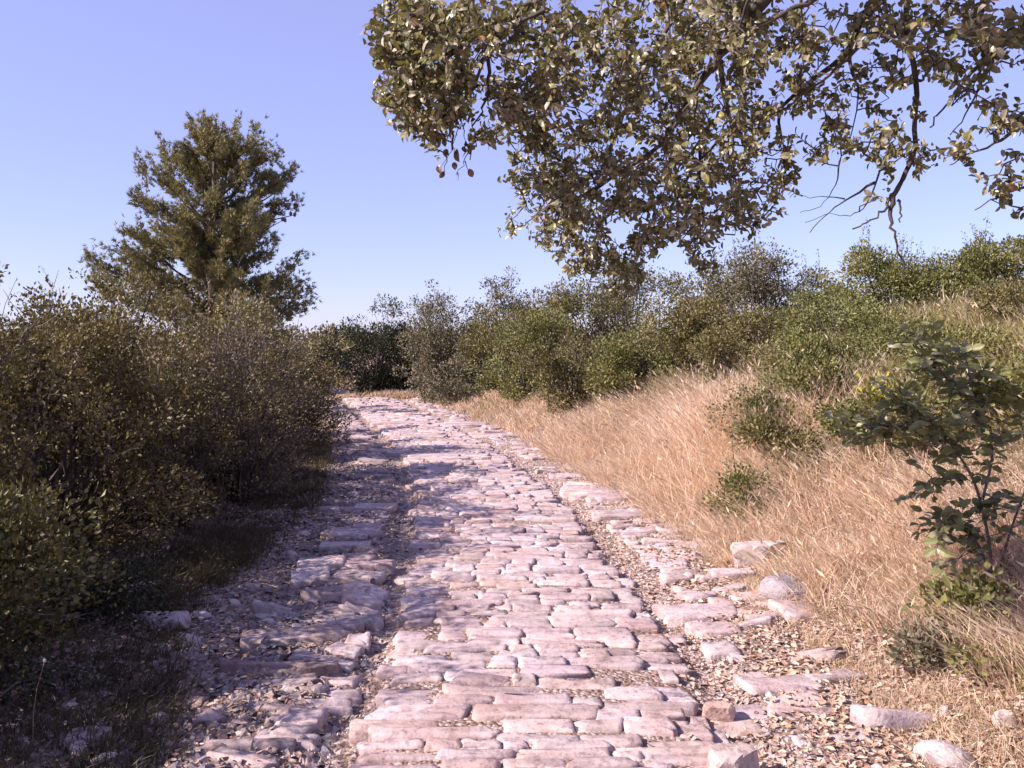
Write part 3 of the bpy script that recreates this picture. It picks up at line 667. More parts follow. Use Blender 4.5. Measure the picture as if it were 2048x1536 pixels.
# shrubs along the right side, far to near
H('olive bush directly right of the tall grey-green oak bush', -0.35, 23.5, 1.15, 1.1, 2.6, 12000, 0.062, OLIVE, 130, 150, .21, 12, 4)
H('rounded dark-topped bush behind, left of the thin feathery shoots', 0.05, 27.5, 1.2, 1.1, 2.9, 8000, 0.07, GREYGREEN, 131, 110, .22, 6, 4)
H('bright olive bush in the middle of the right hand thicket, at the road edge', 0.5, 19.8, 1.25, 1.1, 2.15, 15000, 0.056, FRESH, 132, 170, .2, 14, 6)
H('olive bush with thin feathery shoots on the thicket skyline', 1.1, 25.5, 1.4, 1.2, 2.3, 9000, 0.07, OLIVE, 133, 110, .23, 26, 4)
H('brownish olive bush in the thicket behind the bright olive bush', 1.9, 21.5, 1.35, 1.2, 2.3, 11000, 0.062, OLIVE, 134, 140, .22, 12, 4)
H('low olive bush at the thicket foot, above the far grass verge', 1.15, 16.3, 0.9, 0.8, 1.45, 11000, 0.05, OLIVE, 135, 130, .18, 8, 8)
H('broad olive green bush in the front of the thicket, left of the pale grass', 2.2, 15.4, 1.1, 0.9, 1.5, 14000, 0.05, FRESH, 136, 150, .19, 10, 8)
H('dull green bush at the right end of the thicket front', 3.15, 14.2, 1.0, 0.9, 1.25, 13000, 0.05, OLIVE, 137, 150, .18, 8, 8)
H('tall olive bush on the thicket skyline below the hanging oak leaves', 2.95, 23.0, 1.6, 1.3, 2.7, 10000, 0.066, OLIVE, 138, 130, .24, 12, 4)
H('olive bush on the skyline left of the silvery shrub', 3.9, 18.6, 1.4, 1.1, 1.9, 10000, 0.06, OLIVE, 139, 130, .22, 14, 6)
H('silvery grey-green shrub with upright sprays on the bank skyline', 4.55, 15.6, 1.15, 1.0, 1.75, 12000, 0.05, GREYGREEN, 140, 140, .19, 40, 10, 0.6)
H('smaller silvery shrub to the left of the large silvery shrub', 3.55, 16.3, 0.7, 0.7, 1.5, 5500, 0.05, GREYGREEN, 141, 70, .17, 22, 6, 0.6)
H('green shrub with fine upright shoots on the bank crest, left one of two', 5.4, 12.8, 1.05, 0.9, 1.3, 22000, 0.042, FRESH, 142, 150, .17, 70, 0, 0.4)
H('green shrub with fine upright shoots at the right edge of the bank crest', 7.1, 12.6, 1.15, 0.9, 1.42, 23000, 0.042, FRESH, 143, 150, .17, 70, 0, 0.4)
H('green shrub hidden behind the right edge of the bank crest', 9.2, 13.0, 1.4, 1.0, 1.5, 4200, 0.05, FRESH, 144, 110, .19, 30, 0, 0.4)
H('low green bush in the tall grass half way up the bank', 3.05, 9.2, 0.8, 0.65, 0.9, 14000, 0.036, FRESH, 145, 100, .13, 5, 4)
H('low dark green bush beside the pale grass, nearer than the bush half way up', 2.55, 8.0, 0.5, 0.45, 0.65, 7500, 0.036, OLIVE, 146, 70, .12, 4, 4)
H('small green bush at the lower end of the pale tall grass', 2.0, 7.4, 0.26, 0.26, 0.42, 2600, 0.032, FRESH, 147, 40, .10, 6, 0)
H('green bush among grass on the upper bank right of the low green bush', 4.3, 10.2, 0.8, 0.6, 0.6, 8000, 0.038, FRESH, 148, 90, .14, 8, 0)
H('ragged green bush below the left crest shrub', 4.3, 11.6, 0.9, 0.6, 0.8, 8000, 0.042, FRESH, 149, 90, .15, 10, 0)
H('low green scrub above the half way bush, under the left crest shrub', 3.7, 10.6, 0.75, 0.6, 0.55, 9000, 0.036, OLIVE, 160, 90, .13, 4, 2)
H('olive scrub patch in grass behind the top of the sapling', 4.25, 8.3, 0.7, 0.55, 0.5, 9000, 0.036, FRESH, 161, 90, .13, 4, 2)
H('olive scrub patch at the right edge above the sapling', 5.3, 9.2, 0.7, 0.5, 0.38, 6000, 0.036, OLIVE, 162, 90, .13, 4, 2)
H('small olive scrub between the pale grass and the sapling', 3.35, 7.7, 0.5, 0.45, 0.5, 7000, 0.036, FRESH, 163, 70, .12, 3, 2)
H('green scrub below the silvery shrub beside the thicket end', 3.9, 13.0, 0.9, 0.7, 0.8, 9000, 0.042, OLIVE, 164, 90, .15, 3, 2)
H('green shrub filling the dip between the two crest shrubs', 6.25, 12.2, 0.9, 0.7, 1.05, 12000, 0.042, FRESH, 170, 120, .16, 16, 0, 0.3)
H('green shrub on the bank between the silvery shrub and the crest shrubs', 4.9, 13.6, 0.8, 0.7, 1.0, 9000, 0.044, FRESH, 171, 100, .16, 6, 0, 0.3)
H('olive scrub above the pale tall grass, right of the thicket end', 3.15, 12.0, 0.75, 0.6, 0.7, 9000, 0.04, OLIVE, 172, 90, .14, 3, 2)
H('dark green scrub patch right above the half way bush', 3.6, 9.5, 0.65, 0.5, 0.6, 9000, 0.036, FRESH, 173, 90, .13, 3, 2)
H('olive scrub just left of the sapling top', 3.45, 7.0, 0.5, 0.45, 0.45, 7000, 0.034, OLIVE, 174, 80, .12, 2, 2)
H('green scrub to the right of the sapling stems on the slope', 4.1, 6.6, 0.55, 0.45, 0.45, 7000, 0.034, FRESH, 175, 80, .12, 2, 2)
H('low olive bush spilling from the hedge foot at the left edge', -2.6, 4.2, 0.55, 0.5, 0.8, 9000, 0.034, OLIVE, 176, 90, .13, 0, 8)
H('lowest dark bush at the left edge, below the spilling olive bush', -2.3, 3.5, 0.42, 0.4, 0.45, 5000, 0.03, DARKG_SHADED, 177, 60, .11, 0, 4)
H('yellow-leaved sprig bush behind the upper left of the sapling', 3.2, 7.5, 0.2, 0.2, 0.8, 500, 0.05, [(0.26, 0.22, 0.05), (0.2, 0.19, 0.05)], 151, 16, .12, 3, 0)
H('small grey-green tuft plant in leaf litter near the right edge', 1.95, 4.15, 0.22, 0.16, 0.16, 900, 0.03, GREYGREEN, 152, 22, .07, 0, 0, name='low_plant', cat='plant')
H('bright green weed at the right edge above the bottom right stones', 2.15, 3.85, 0.2, 0.16, 0.15, 600, 0.035, FRESH, 153, 18, .07, 0, 0, name='low_plant', cat='plant')
H('green weed clump under the sapling in the shade', 2.35, 4.4, 0.28, 0.2, 0.24, 500, 0.05, FRESH, 154, 18, .10, 0, 0, name='low_plant', cat='plant')
H('creeping dark plant at the foot of the hedge near the flat grey slab', -2.35, 4.9, 0.5, 0.35, 0.28, 3000, 0.026, DARKG_SHADED, 157, 50, .10, 0, 0, name='low_plant', cat='plant')

# far scrub on the plateau: one mass
def far_scrub():
    rng = np.random.default_rng(200); mb = MB(); n = 260
    ang = rng.uniform(-0.75, 0.75, n); r = 38 + 120 * rng.random(n) ** 1.5; x = r * np.sin(ang); y = r * np.cos(ang)
    z = ground_z(x, y, False); m = 110
    for k in range(n):
        s = rng.uniform(1.2, 2.6) * (1 + r[k] / 260); g = unit(rng.normal(0, 1, (m, 3))) * rng.uniform(.5, 1.05, (m, 1)); g[:, 2] = np.abs(g[:, 2])
        P = np.array([x[k], y[k], z[k] - 0.2]) + g * [s, s, min(s * 0.8, 1.9)]
        pal = np.array(OLIVE + FRESH); ln = 0.14 + r[k] * 0.0022
        scatter(mb, TL4, TF4, P, g + rng.normal(0, .5, (m, 3)), rng.normal(0, .6, (m, 3)) + g + [0, 0, .5], ln * rng.uniform(.7, 1.5, m), ln * .7, pal[rng.integers(0, 8, m)] * rng.uniform(.8, 1.3, (m, 1)))
    mb.build('far_scrub', M_LEAF, kind='stuff')
far_scrub()

# ------------------------------------------------------------------ pine
def pine():
    rng = np.random.default_rng(300); Yp = 28.5
    b = at(425, 600, Yp); b[2] = ground_z(b[0:1], b[1:2], False)[0]
    e = thing('pine_tree', 'large bushy pine tree rising behind the hedge on the left', 'tree', b)
    top = at(432, 238, Yp) - b
    # silhouette, half widths left and right of the axis, by photo row
    rows = np.array([232, 262, 300, 340, 380, 420, 460, 500, 530, 560, 600, 630])
    lft = np.array([425, 380, 330, 300, 265, 262, 245, 235, 205, 205, 235, 300]); rgt = np.array([440, 490, 550, 575, 590, 590, 580, 560, 585, 612, 618, 560])
    trunk = curve([0, 0, -0.2], top, 9, 0.015, rng); tm = MB(); tube(tm, trunk, np.linspace(0.20, 0.03, 9), 8); tm.build('trunk', M_PBARK, e, smooth=True)
    br = MB(); P = []; D = []; CC = []
    def limb(tip, start_t):
        st = np.array([np.interp(start_t, np.linspace(0, 1, 9), trunk[:, i]) for i in range(3)])
        pts = curve(st, tip, 6, 0.05, rng, sag=0.14); tube(br, pts, np.linspace(0.05, 0.012, 6), 4)
        return pts
    n = 250; Hh = top[2]
    for k in range(n):
        v = 248 + (625 - 248) * rng.random() ** 0.85
        l = np.interp(v, rows, lft); r = np.interp(v, rows, rgt); a = rng.uniform(0, 2 * PI); q = rng.random() ** 0.42
        c = (l + r) / 2; w = (r - l) / 2 * (0.97 if k % 5 else 1.0)
        lob = 1 + 0.60 * vnoise(a * 1.6, v / 34, 5) * 2
        w = max(w * np.clip(lob, .5, 1.04) - 22, 4); v = v + 22
        tip = at(c + w * q * math.cos(a), v, Yp) - b; tip[1] = w / F * Yp * 0.9 * q * math.sin(a)
        tz = np.clip((tip[2] - 0.8 - 0.30 * np.hypot(tip[0], tip[1])) / Hh, 0.05, 0.97)
        pts = limb(tip, tz) if k % 3 == 0 else None
        bough = rng.uniform(0.26, 0.48); m = int(170 * bough)
        outd = unit(np.array([tip[0], tip[1], 0.3 + 0.25 * np.hypot(tip[0], tip[1])]))
        t = rng.uniform(-1, 1, m); g = unit(rng.normal(0, 1, (m, 3))) * (rng.random(m) ** .5)[:, None] * bough * 0.45
        pp = tip + outd * t[:, None] * bough * 1.5 + g
        P.append(pp); D.append(np.tile(outd, (m, 1)) * 0.8 + unit(g) * 0.6 + [0, 0, 0.5]); CC.append(np.full((m, 3), rng.uniform(.8, 1.2)))
    for q in range(120):      # feathery upright tips round the outline
        v = 268 + (600 - 268) * rng.random(); l = np.interp(v, rows, lft); r = np.interp(v, rows, rgt); a = rng.uniform(0, 2 * PI); c = (l + r) / 2; w = (r - l) / 2
        lob = np.clip(1 + 0.60 * vnoise(a * 1.6, v / 34, 5) * 2, .6, 1.04)
        tip = at(c + w * lob * math.cos(a), v - 6, Yp) - b; tip[1] = w * lob / F * Yp * .9 * math.sin(a)
        m = 26; outd = unit(np.array([tip[0] * .35, tip[1] * .35, 1.3])); pp = tip + outd * rng.uniform(-.4, .3, (m, 1)) + rng.normal(0, .07, (m, 3))
        P.append(pp); D.append(np.tile(outd, (m, 1)) + rng.normal(0, .3, (m, 3))); CC.append(np.full((m, 3), rng.uniform(1.0, 1.25)))
    for (u, v) in [(590, 360), (594, 397), (596, 432), (580, 415), (572, 442)]:
        tip = at(u, v, Yp) - b; tip[1] = -.3; limb(tip, float(np.clip((tip[2] - 1.2) / Hh, .05, .9)))
    for (u, v) in [(600, 520), (575, 540), (605, 560), (590, 590), (612, 600), (560, 565), (205, 520), (235, 500), (265, 460), (210, 545), (240, 550), (350, 300), (335, 310), (515, 275), (535, 300), (575, 345), (600, 585), (585, 610)]:
        tip = at(u, v, Yp) - b; tip[1] = rng.normal(0, .4); limb(tip, float(np.clip((tip[2] - 1.2) / Hh, .05, .9)))
        m = 34; outd = unit(np.array([tip[0] * .5, 0, 1.0])); pp = tip + outd * rng.uniform(-.75, .3, (m, 1)) + rng.normal(0, .15, (m, 3))
        P.append(pp); D.append(np.tile(outd, (m, 1)) + rng.normal(0, .4, (m, 3))); CC.append(np.full((m, 3), rng.uniform(.8, 1.2)))
    P = np.concatenate(P); D = unit(np.concatenate(D) + rng.normal(0, .25, (len(P), 3))); CC = np.concatenate(CC)
    pal = np.array([(0.17, 0.155, 0.065), (0.20, 0.18, 0.078), (0.135, 0.13, 0.056), (0.23, 0.195, 0.09)])
    mb = MB(); k = 10; nn = len(P) * k
    PP = np.repeat(P, k, 0); DD = np.repeat(D, k, 0) + rng.normal(0, .55, (nn, 3)); c = np.repeat(pal[rng.integers(0, 4, len(P))] * CC * rng.uniform(.8, 1.2, (len(P), 1)), k, 0)
    tv = np.array([[0, -0.5, 0], [0, 0.5, 0], [1, 0, 0.0]])
    scatter(mb, tv, [[0, 1, 2]], PP + rng.normal(0, .02, (nn, 3)), DD, rng.normal(0, 1, (nn, 3)), rng.uniform(.08, .17, nn), 0.026, c * rng.uniform(.85, 1.15, (nn, 1)))
    mb.build('crown', M_NEEDLE, e); br.build('branches', M_PBARK, e)
    cone = None
    for (u, v) in [(587, 360), (592, 397), (590, 400), (594, 432), (586, 430), (578, 413), (582, 417), (570, 441), (575, 443), (588, 364)]:
        p = at(u, v, Yp) - b; p[1] = -.3
        if cone is None:
            V = IV2 * [0.05, 0.05, 0.075]; cone = mesh('pine_cone', V, IT2, M_PBARK, e, np.ones((len(V), 3)))
            o = cone
        else:
            o = cone.copy(); C.objects.link(o); o.parent = e
        o.location = p
pine()

# ------------------------------------------------------------------ overhanging oak
LV = []; LF = []
def leaf_template():
    # midrib, left and right margins, slightly folded, curled and toothed
    t = np.array([0, .22, .5, .78, 1.0]); w = np.array([0.05, .40, .50, .36, 0.0]); z = np.array([0, .03, .03, -.02, -.10])
    V = [[t[i], 0, z[i]] for i in range(5)]
    for s in (1, -1):
        for i in range(1, 4): V.append([t[i] + (.05 if i == 2 else 0), s * w[i], z[i] + .09])
    F_ = [[0, 5, 1], [1, 5, 6], [1, 6, 2], [2, 6, 7], [2, 7, 3], [3, 7, 4], [0, 1, 8], [1, 9, 8], [1, 2, 9], [2, 10, 9], [2, 3, 10], [3, 4, 10]]
    return np.array(V, float), F_
LTV, LTF = leaf_template()
MTV = np.array([[0, 0, 0], [.5, 0, .03], [1, 0, -.10], [.26, .42, .11], [.70, .42, .08], [.26, -.42, .11], [.70, -.42, .08]]); MTF = [[0, 3, 1], [1, 3, 4], [1, 4, 2], [0, 1, 5], [1, 6, 5], [1, 2, 6]]
OAKPAL = np.array([(0.15, 0.13, 0.075), (0.12, 0.11, 0.052), (0.19, 0.165, 0.11), (0.09, 0.09, 0.036), (0.14, 0.13, 0.045), (0.23, 0.205, 0.16), (0.075, 0.075, 0.032)])

def oak():
    rng = np.random.default_rng(400)
    root = np.array([4.4, 1.4, 0.0]); root[2] = ground_z(root[0:1], root[1:2], False)[0]
    e = thing('oak_tree', 'holm oak whose leafy branches hang in from the top right above the road', 'tree', root)
    fork = root + [-0.25, 0.5, 1.9]
    tm = MB(); tube(tm, [root - [0, 0, .2], root + [0, .05, .5], root + [-.1, .2, 1.2], fork, fork + [-.1, .3, .6]], [.26, .20, .17, .15, .12], 9); tm.build('trunk', M_BARK, e, root, smooth=True)
    nodes = []
    def limb(pts, r0, r1, sub=4, sides=6, wob=0.009, name='branch'):
        pts = np.asarray(pts, float); tt = np.linspace(0, len(pts) - 1, (len(pts) - 1) * sub + 1)
        q = np.stack([np.interp(tt, np.arange(len(pts)), pts[:, i]) for i in range(3)], -1)
        # soften the corners, keep the ends
        for _ in range(2): q[1:-1] = (q[:-2] + 2 * q[1:-1] + q[2:]) / 4
        q[1:-1] += rng.normal(0, wob, (len(q) - 2, 3)); m = MB(); tube(m, q, r1 + (r0 - r1) * (1 - np.linspace(0, 1, len(q))) ** 2.6, sides)
        o = m.build(name, M_BARK, e, root, smooth=True); nodes.append(q); return o
    A = at
    limb([fork, fork + [-.6, .6, .7], A(1560, -60, 3.3), A(1440, 110, 3.4), A(1385, 190, 3.5), A(1290, 320, 3.7), A(1150, 400, 3.9)], .07, .008)
    limb([fork, fork + [-.9, .6, .95], A(1250, -120, 3.1), A(1060, 10, 3.1), A(985, 80, 3.1), A(955, 150, 3.15), A(900, 240, 3.2), A(905, 300, 3.2)], .035, .004)
    limb([A(1060, 10, 3.1), A(960, 60, 3.0), A(880, 120, 3.0), A(800, 180, 3.0)], .014, .003)
    limb([A(985, 80, 3.1), A(975, 190, 3.2), A(950, 260, 3.2), A(940, 320, 3.2)], .010, .002)
    limb([fork, fork + [-.3, .8, .8], A(1810, -80, 3.2), A(1812, 60, 3.2), A(1835, 190, 3.2), A(1825, 330, 3.2), A(1785, 395, 3.2)], .022, .009, wob=.004)
    limb([A(1785, 395, 3.2), A(1784, 440, 3.2), A(1790, 470, 3.2), A(1800, 510, 3.2), A(1806, 560, 3.2)], .010, .003, wob=.004)
    limb([A(1785, 392, 3.2), A(1770, 420, 3.2), A(1745, 440, 3.2), A(1705, 458, 3.2)], .008, .003, wob=.004)
    limb([A(1795, 400, 3.2), A(1803, 420, 3.2), A(1800, 445, 3.2)], .006, .003, wob=.003)
    limb([A(1750, 365, 3.25), A(1690, 400, 3.25), A(1650, 430, 3.25), A(1620, 465, 3.25)], .006, .0015, wob=.0022)
    limb([A(1690, 398, 3.25), A(1640, 395, 3.25), A(1605, 392, 3.25)], .003, .001, wob=.004)
    limb([A(1760, 340, 3.2), A(1735, 410, 3.2), A(1700, 435, 3.2), A(1660, 425, 3.2), A(1610, 445, 3.2)], .004, .001, wob=.0022)
    limb([A(1680, 320, 3.3), A(1675, 370, 3.3), A(1640, 415, 3.3), A(1600, 425, 3.3)], .004, .001, wob=.0022)
    limb([fork, fork + [-.3, .9, .7], A(1760, -40, 3.5), A(1700, 100, 3.6), A(1660, 140, 3.6), A(1560, 210, 3.7), A(1440, 270, 3.8), A(1330, 440, 4.0)], .05, .006)
    limb([fork, A(2250, -60, 2.9), A(2048, 60, 3.0), A(1975, 110, 3.0), A(1930, 160, 3.05), A(1880, 220, 3.1), A(1860, 255, 3.1)], .045, .003, wob=.004)
    limb([A(2000, 95, 3.0), A(1970, 150, 3.0), A(1930, 235, 3.0), A(1900, 270, 3.0)], .010, .002, wob=.0022)
    limb([fork, A(2300, 150, 2.8), A(2048, 240, 2.9), A(1990, 290, 2.9), A(1930, 310, 2.9), A(1900, 330, 2.9)], .03, .002, wob=.0022)
    limb([fork, A(2250, 300, 2.8), A(2060, 370, 2.9), A(1990, 395, 2.9), A(1950, 420, 2.9)], .025, .002, wob=.0022)
    limb([fork, fork + [-.8, .9, .9], A(1420, -120, 3.9), A(1330, 60, 4.1), A(1240, 240, 4.2), A(1180, 420, 4.3), A(1230, 530, 4.3)], .05, .004)
    for q_, r_ in [([(1640, -10), (1540, 40), (1440, 110), (1392, 190), (1386, 270)], .011), ([(1720, 90), (1660, 150), (1580, 210), (1500, 250), (1420, 282)], .008), ([(1500, -10), (1472, 80), (1458, 180), (1440, 300)], .006),
                   ([(1330, 0), (1350, 110), (1332, 210)], .004), ([(1602, -10), (1606, 110), (1600, 190)], .006), ([(1490, 55), (1400, 100), (1330, 150), (1270, 160)], .006), ([(1386, 200), (1300, 330), (1200, 350), (1110, 400)], .006),
                   ([(1455, 250), (1462, 380), (1470, 470)], .004), ([(1290, 330), (1180, 370), (1120, 440)], .004), ([(1400, 280), (1330, 380), (1290, 470)], .005), ([(1090, 20), (1010, 60), (960, 100), (938, 140)], .009), ([(960, 165), (930, 190), (918, 205)], .006)]:
        limb([A(u, v, 3.0 + .0007 * v) for u, v in q_], r_, r_ * .3, sides=5, wob=.004)
    limb([A(1440, 120, 3.4), A(1470, 300, 3.5), A(1480, 420, 3.5), A(1500, 470, 3.5)], .012, .002)
    limb([A(1560, 215, 3.7), A(1570, 330, 3.7), A(1560, 400, 3.7)], .008, .002)
    limb([A(1700, 100, 3.6), A(1720, 200, 3.5), A(1700, 300, 3.5)], .010, .002)
    limb([A(1400, 300, 3.8), A(1400, 420, 3.8), A(1385, 520, 3.8)], .008, .002)
    limb([fork + [-.1, .3, .6], fork + [-.9, .4, 1.9], fork + [-2.0, .9, 2.6], fork + [-3.0, 1.2, 2.8]], .08, .012)
    limb([fork + [-.1, .3, .6], fork + [.3, .9, 1.9], fork + [.4, 2.0, 2.6]], .08, .012)
    limb([fork + [-.1, .3, .6], fork + [-.3, 1.5, 1.6], fork + [-1.3, 2.8, 2.1]], .07, .012)
    for tw_ in [[(930, 215), (912, 270), (898, 310), (880, 340)], [(905, 290), (914, 308)], [(940, 290), (930, 325), (912, 350)], [(930, 322), (938, 345)], [(893, 312), (886, 352)], [(925, 250), (930, 300)]]:
        limb([A(u, v, 3.2) for u, v in tw_], .003, .0012, sides=3, wob=.003)
    NP = np.concatenate(nodes)
    # leafy sprigs: (u, v, half width, half height, distance, spread, sprigs)
    blobs = [(800, 40, 62, 50, 3.0, .3, 60), (870, 40, 80, 60, 3.1, .4, 80), (785, 105, 48, 36, 3.0, .2, 34), (850, 130, 80, 60, 3.1, .35, 80), (800, 185, 55, 40, 3.0, .2, 40), (865, 215, 62, 52, 3.1, .3, 60),
             (850, 265, 60, 26, 3.05, .2, 26), (905, 180, 40, 60, 3.2, .3, 30), (950, 60, 60, 60, 3.2, .4, 50), (960, 285, 30, 14, 3.4, .1, 7),
             (1080, 70, 110, 80, 3.3, .5, 130), (1060, 190, 90, 70, 3.5, .5, 100), (1040, 260, 60, 40, 3.7, .4, 40), (1180, 180, 120, 100, 3.5, .5, 150), (1110, 310, 90, 60, 3.8, .5, 90),
             (1090, 390, 60, 50, 3.9, .4, 60), (1040, 360, 24, 20, 3.9, .1, 8), (1025, 463, 20, 12, 3.9, .1, 6), (1200, 380, 110, 80, 3.9, .5, 130), (1150, 470, 80, 50, 4.0, .4, 80), (1180, 530, 70, 28, 4.1, .4, 40), (1260, 520, 50, 40, 4.1, .3, 34),
             (1250, 570, 40, 26, 4.1, .2, 14), (1300, 60, 130, 90, 3.5, .6, 150), (1310, 230, 110, 110, 3.6, .6, 140), (1320, 400, 90, 70, 3.8, .5, 90), (1390, 470, 55, 35, 3.8, .4, 36), (1400, 520, 26, 30, 3.8, .2, 12), (1300, 480, 50, 30, 3.9, .3, 26),
             (1440, 80, 110, 90, 3.5, .6, 120), (1430, 260, 100, 100, 3.6, .6, 110), (1450, 400, 70, 60, 3.7, .5, 56), (1530, 60, 90, 70, 3.5, .6, 70), (1540, 200, 80, 80, 3.6, .5, 66), (1545, 330, 56, 60, 3.6, .4, 46), (1510, 440, 45, 30, 3.6, .3, 20), (1570, 400, 26, 30, 3.6, .2, 8),
             (1620, 60, 70, 60, 3.5, .5, 56), (1640, 180, 60, 60, 3.5, .4, 44), (1690, 260, 50, 50, 3.4, .3, 34), (1620, 290, 40, 40, 3.5, .3, 16), (1740, 50, 70, 50, 3.4, .5, 56), (1750, 150, 60, 50, 3.4, .4, 36), (1770, 250, 40, 40, 3.3, .3, 22),
             (1780, 310, 50, 40, 3.2, .25, 24), (1845, 330, 28, 34, 3.2, .15, 13), (1840, 230, 24, 20, 3.2, .1, 5), (1850, 60, 70, 50, 3.2, .4, 52), (1890, 130, 50, 40, 3.1, .3, 26), (1950, 40, 80, 45, 3.1, .4, 54), (1970, 130, 50, 50, 3.0, .3, 26), (2030, 80, 50, 70, 3.0, .4, 30),
             (1915, 195, 24, 22, 3.0, .1, 6), (2000, 215, 44, 40, 2.9, .2, 18), (1965, 260, 28, 26, 2.9, .15, 8), (1935, 325, 36, 34, 2.9, .12, 11), (1900, 305, 18, 18, 2.9, .1, 4), (2035, 250, 30, 30, 2.9, .2, 8), (2010, 375, 30, 26, 2.9, .1, 8), (2020, 415, 46, 24, 2.9, .12, 11), (2040, 330, 24, 30, 2.9, .15, 7),
             (1750, 390, 20, 12, 3.2, .1, 3), (905, 330, 14, 10, 3.2, .05, 0)]
    P = []; D = []
    tw = MB()
    for (u, v, ru, rv, Y_, sp, n) in blobs:
        n = int(n * (1.0 if u < 1000 else 0.86 if u < 1480 else 0.55))
        for _ in range(n):
            a = rng.uniform(0, 2 * PI); q = math.sqrt(rng.random()); p = A(u + ru * q * math.cos(a), v + rv * q * math.sin(a), Y_ + rng.normal(0, sp * .6))
            P.append(p)
    P = np.array(P); dist = np.array([np.sqrt(((NP - p) ** 2).sum(1).min()) for p in P]); P = P[np.argsort(dist)]
    net = np.zeros((len(NP) + 3 * len(P), 3)); net[:len(NP)] = NP; nn_ = len(NP); D = []
    for p in P:
        nd = net[np.argmin(((net[:nn_] - p) ** 2).sum(1) + 0 * p[0])]; d = p - nd; L = np.linalg.norm(d)
        dirn = unit(d * 0.8 / max(L, .05) + rng.normal(0, .4, 3) + np.array([-.12, 0, -.2])); D.append(dirn)
        mid = nd + d * .5 + rng.normal(0, .012, 3); q1 = p - dirn * min(.05, L * .4)
        tube(tw, [nd, mid, q1, p], [.0036, .0028, .002, .0012], 3)
        net[nn_] = mid; net[nn_ + 1] = q1; net[nn_ + 2] = nd + d * .25; nn_ += 3
    P = list(P)
    nin = len(P)
    # the rest of the crown, unseen above and right, thickened to shade the right-hand leaves
    for _ in range(9000):
        a = unit(rng.normal(0, 1, 3)); q = rng.random() ** .4
        p = np.array([2.2, 2.6, 4.1]) + a * q * [2.6, 2.2, 1.35]
        if p[2] < 2.2: continue
        u, v, dp = project(p)
        if dp[0] > .3 and v[0] > -70: continue
        P.append(p); D.append(unit(a * .8 + rng.normal(0, .5, 3)))
    P = np.array(P); D = np.array(D); k = 9
    sl_ = rng.uniform(.06, .13, len(P))
    t = np.tile((np.arange(k) + .5) / k, len(P)); PI_ = np.repeat(P, k, 0); DI = np.repeat(D, k, 0)
    pos = PI_ - DI * ((1 - t) * np.repeat(sl_, k))[:, None]
    ang = np.tile(np.arange(k) * 2.4, len(P)) + np.repeat(rng.uniform(0, 6.28, len(P)), k)
    ref = unit(np.cross(DI, rng.normal(0, .2, DI.shape) + [0.2, .3, 1])); ref2 = np.cross(DI, ref)
    radial = ref * np.cos(ang)[:, None] + ref2 * np.sin(ang)[:, None]
    ld = unit(radial * 0.9 + DI * (.35 + .7 * t)[:, None] + rng.normal(0, .22, DI.shape) + [0, 0, -.12])
    ln = unit(DI * .6 - radial * .25 + rng.normal(0, .5, DI.shape) + [-.65, -.25, .3])
    L = rng.uniform(.021, .039, len(pos)); outer = np.arange(len(pos)) >= nin * k; L[outer] *= 1.9; W = L * rng.uniform(.52, .7, len(pos))
    cpal = 1.45 * OAKPAL[rng.integers(0, len(OAKPAL), len(pos))] * rng.uniform(.8, 1.25, (len(pos), 1))
    br = rng.random(len(pos)) < 0.02; cpal[br] = np.array([.22, .12, .07]) * rng.uniform(.8, 1.2, (br.sum(), 1))
    u, v, dp = project(pos); inside = (u > 20) & (u < 2030) & (v > 20) & (dp > .5) & (np.arange(len(pos)) < nin * k)
    sc = np.where(inside, L / dp * (1 + 2.0 * (dp < np.quantile(dp[inside], .35))) * rng.uniform(.6, 1, len(pos)), 0); pick = np.argsort(-sc)[:288]
    rest = ~outer; rest[pick] = False
    mb = MB(); scatter(mb, MTV, MTF, pos[rest], ld[rest], ln[rest], L[rest], W[rest], cpal[rest]); scatter(mb, TL4, TF4, pos[outer], ld[outer], ln[outer], L[outer], W[outer], cpal[outer]); mb.build('foliage', M_OAKLEAF, e, root, kind='stuff')
    tw.build('twigs', M_BARK, e, root, kind='stuff')
    base_leaf = mesh('leaf', LTV, np.array(LTF), M_OAKONE, e); Df, Sf, Nf = frames(ld, ln)
    def place(o, i, p, d, s, n_, l, w, c):
        M = Matrix(((d[0] * l, s[0] * w, n_[0] * l, p[0] - root[0]), (d[1] * l, s[1] * w, n_[1] * l, p[1] - root[1]), (d[2] * l, s[2] * w, n_[2] * l, p[2] - root[2]), (0, 0, 0, 1)))
        o.matrix_basis = M; o.color = (*c, 1)
    for q, i in enumerate(pick):
        o = base_leaf if q == 0 else base_leaf.copy()
        if q: C.objects.link(o); o.parent = e
        place(o, i, pos[i], Df[i], Sf[i], Nf[i], L[i], W[i], cpal[i])
    for (uu, vv, sc_) in [(914, 305, .05), (893, 305, .032), (877, 338, .032), (888, 350, .03), (908, 332, .03), (913, 352, .034), (938, 345, .034), (930, 300, .03)]:
        o = base_leaf.copy(); C.objects.link(o); o.parent = e; o['label'] = 'withered red-brown leaf'
        d = unit(np.array([rng.normal(0, .3), rng.normal(0, .3), -1.0])); s = unit(np.cross(d, rng.normal(0, 1, 3) + [0, 1.5, 0])); n_ = np.cross(d, s)
        place(o, 0, A(uu, vv - 8, 3.2), d, s, n_, sc_, sc_ * .7, np.array([.17, .095, .075]) * rng.uniform(.8, 1.3))
oak()

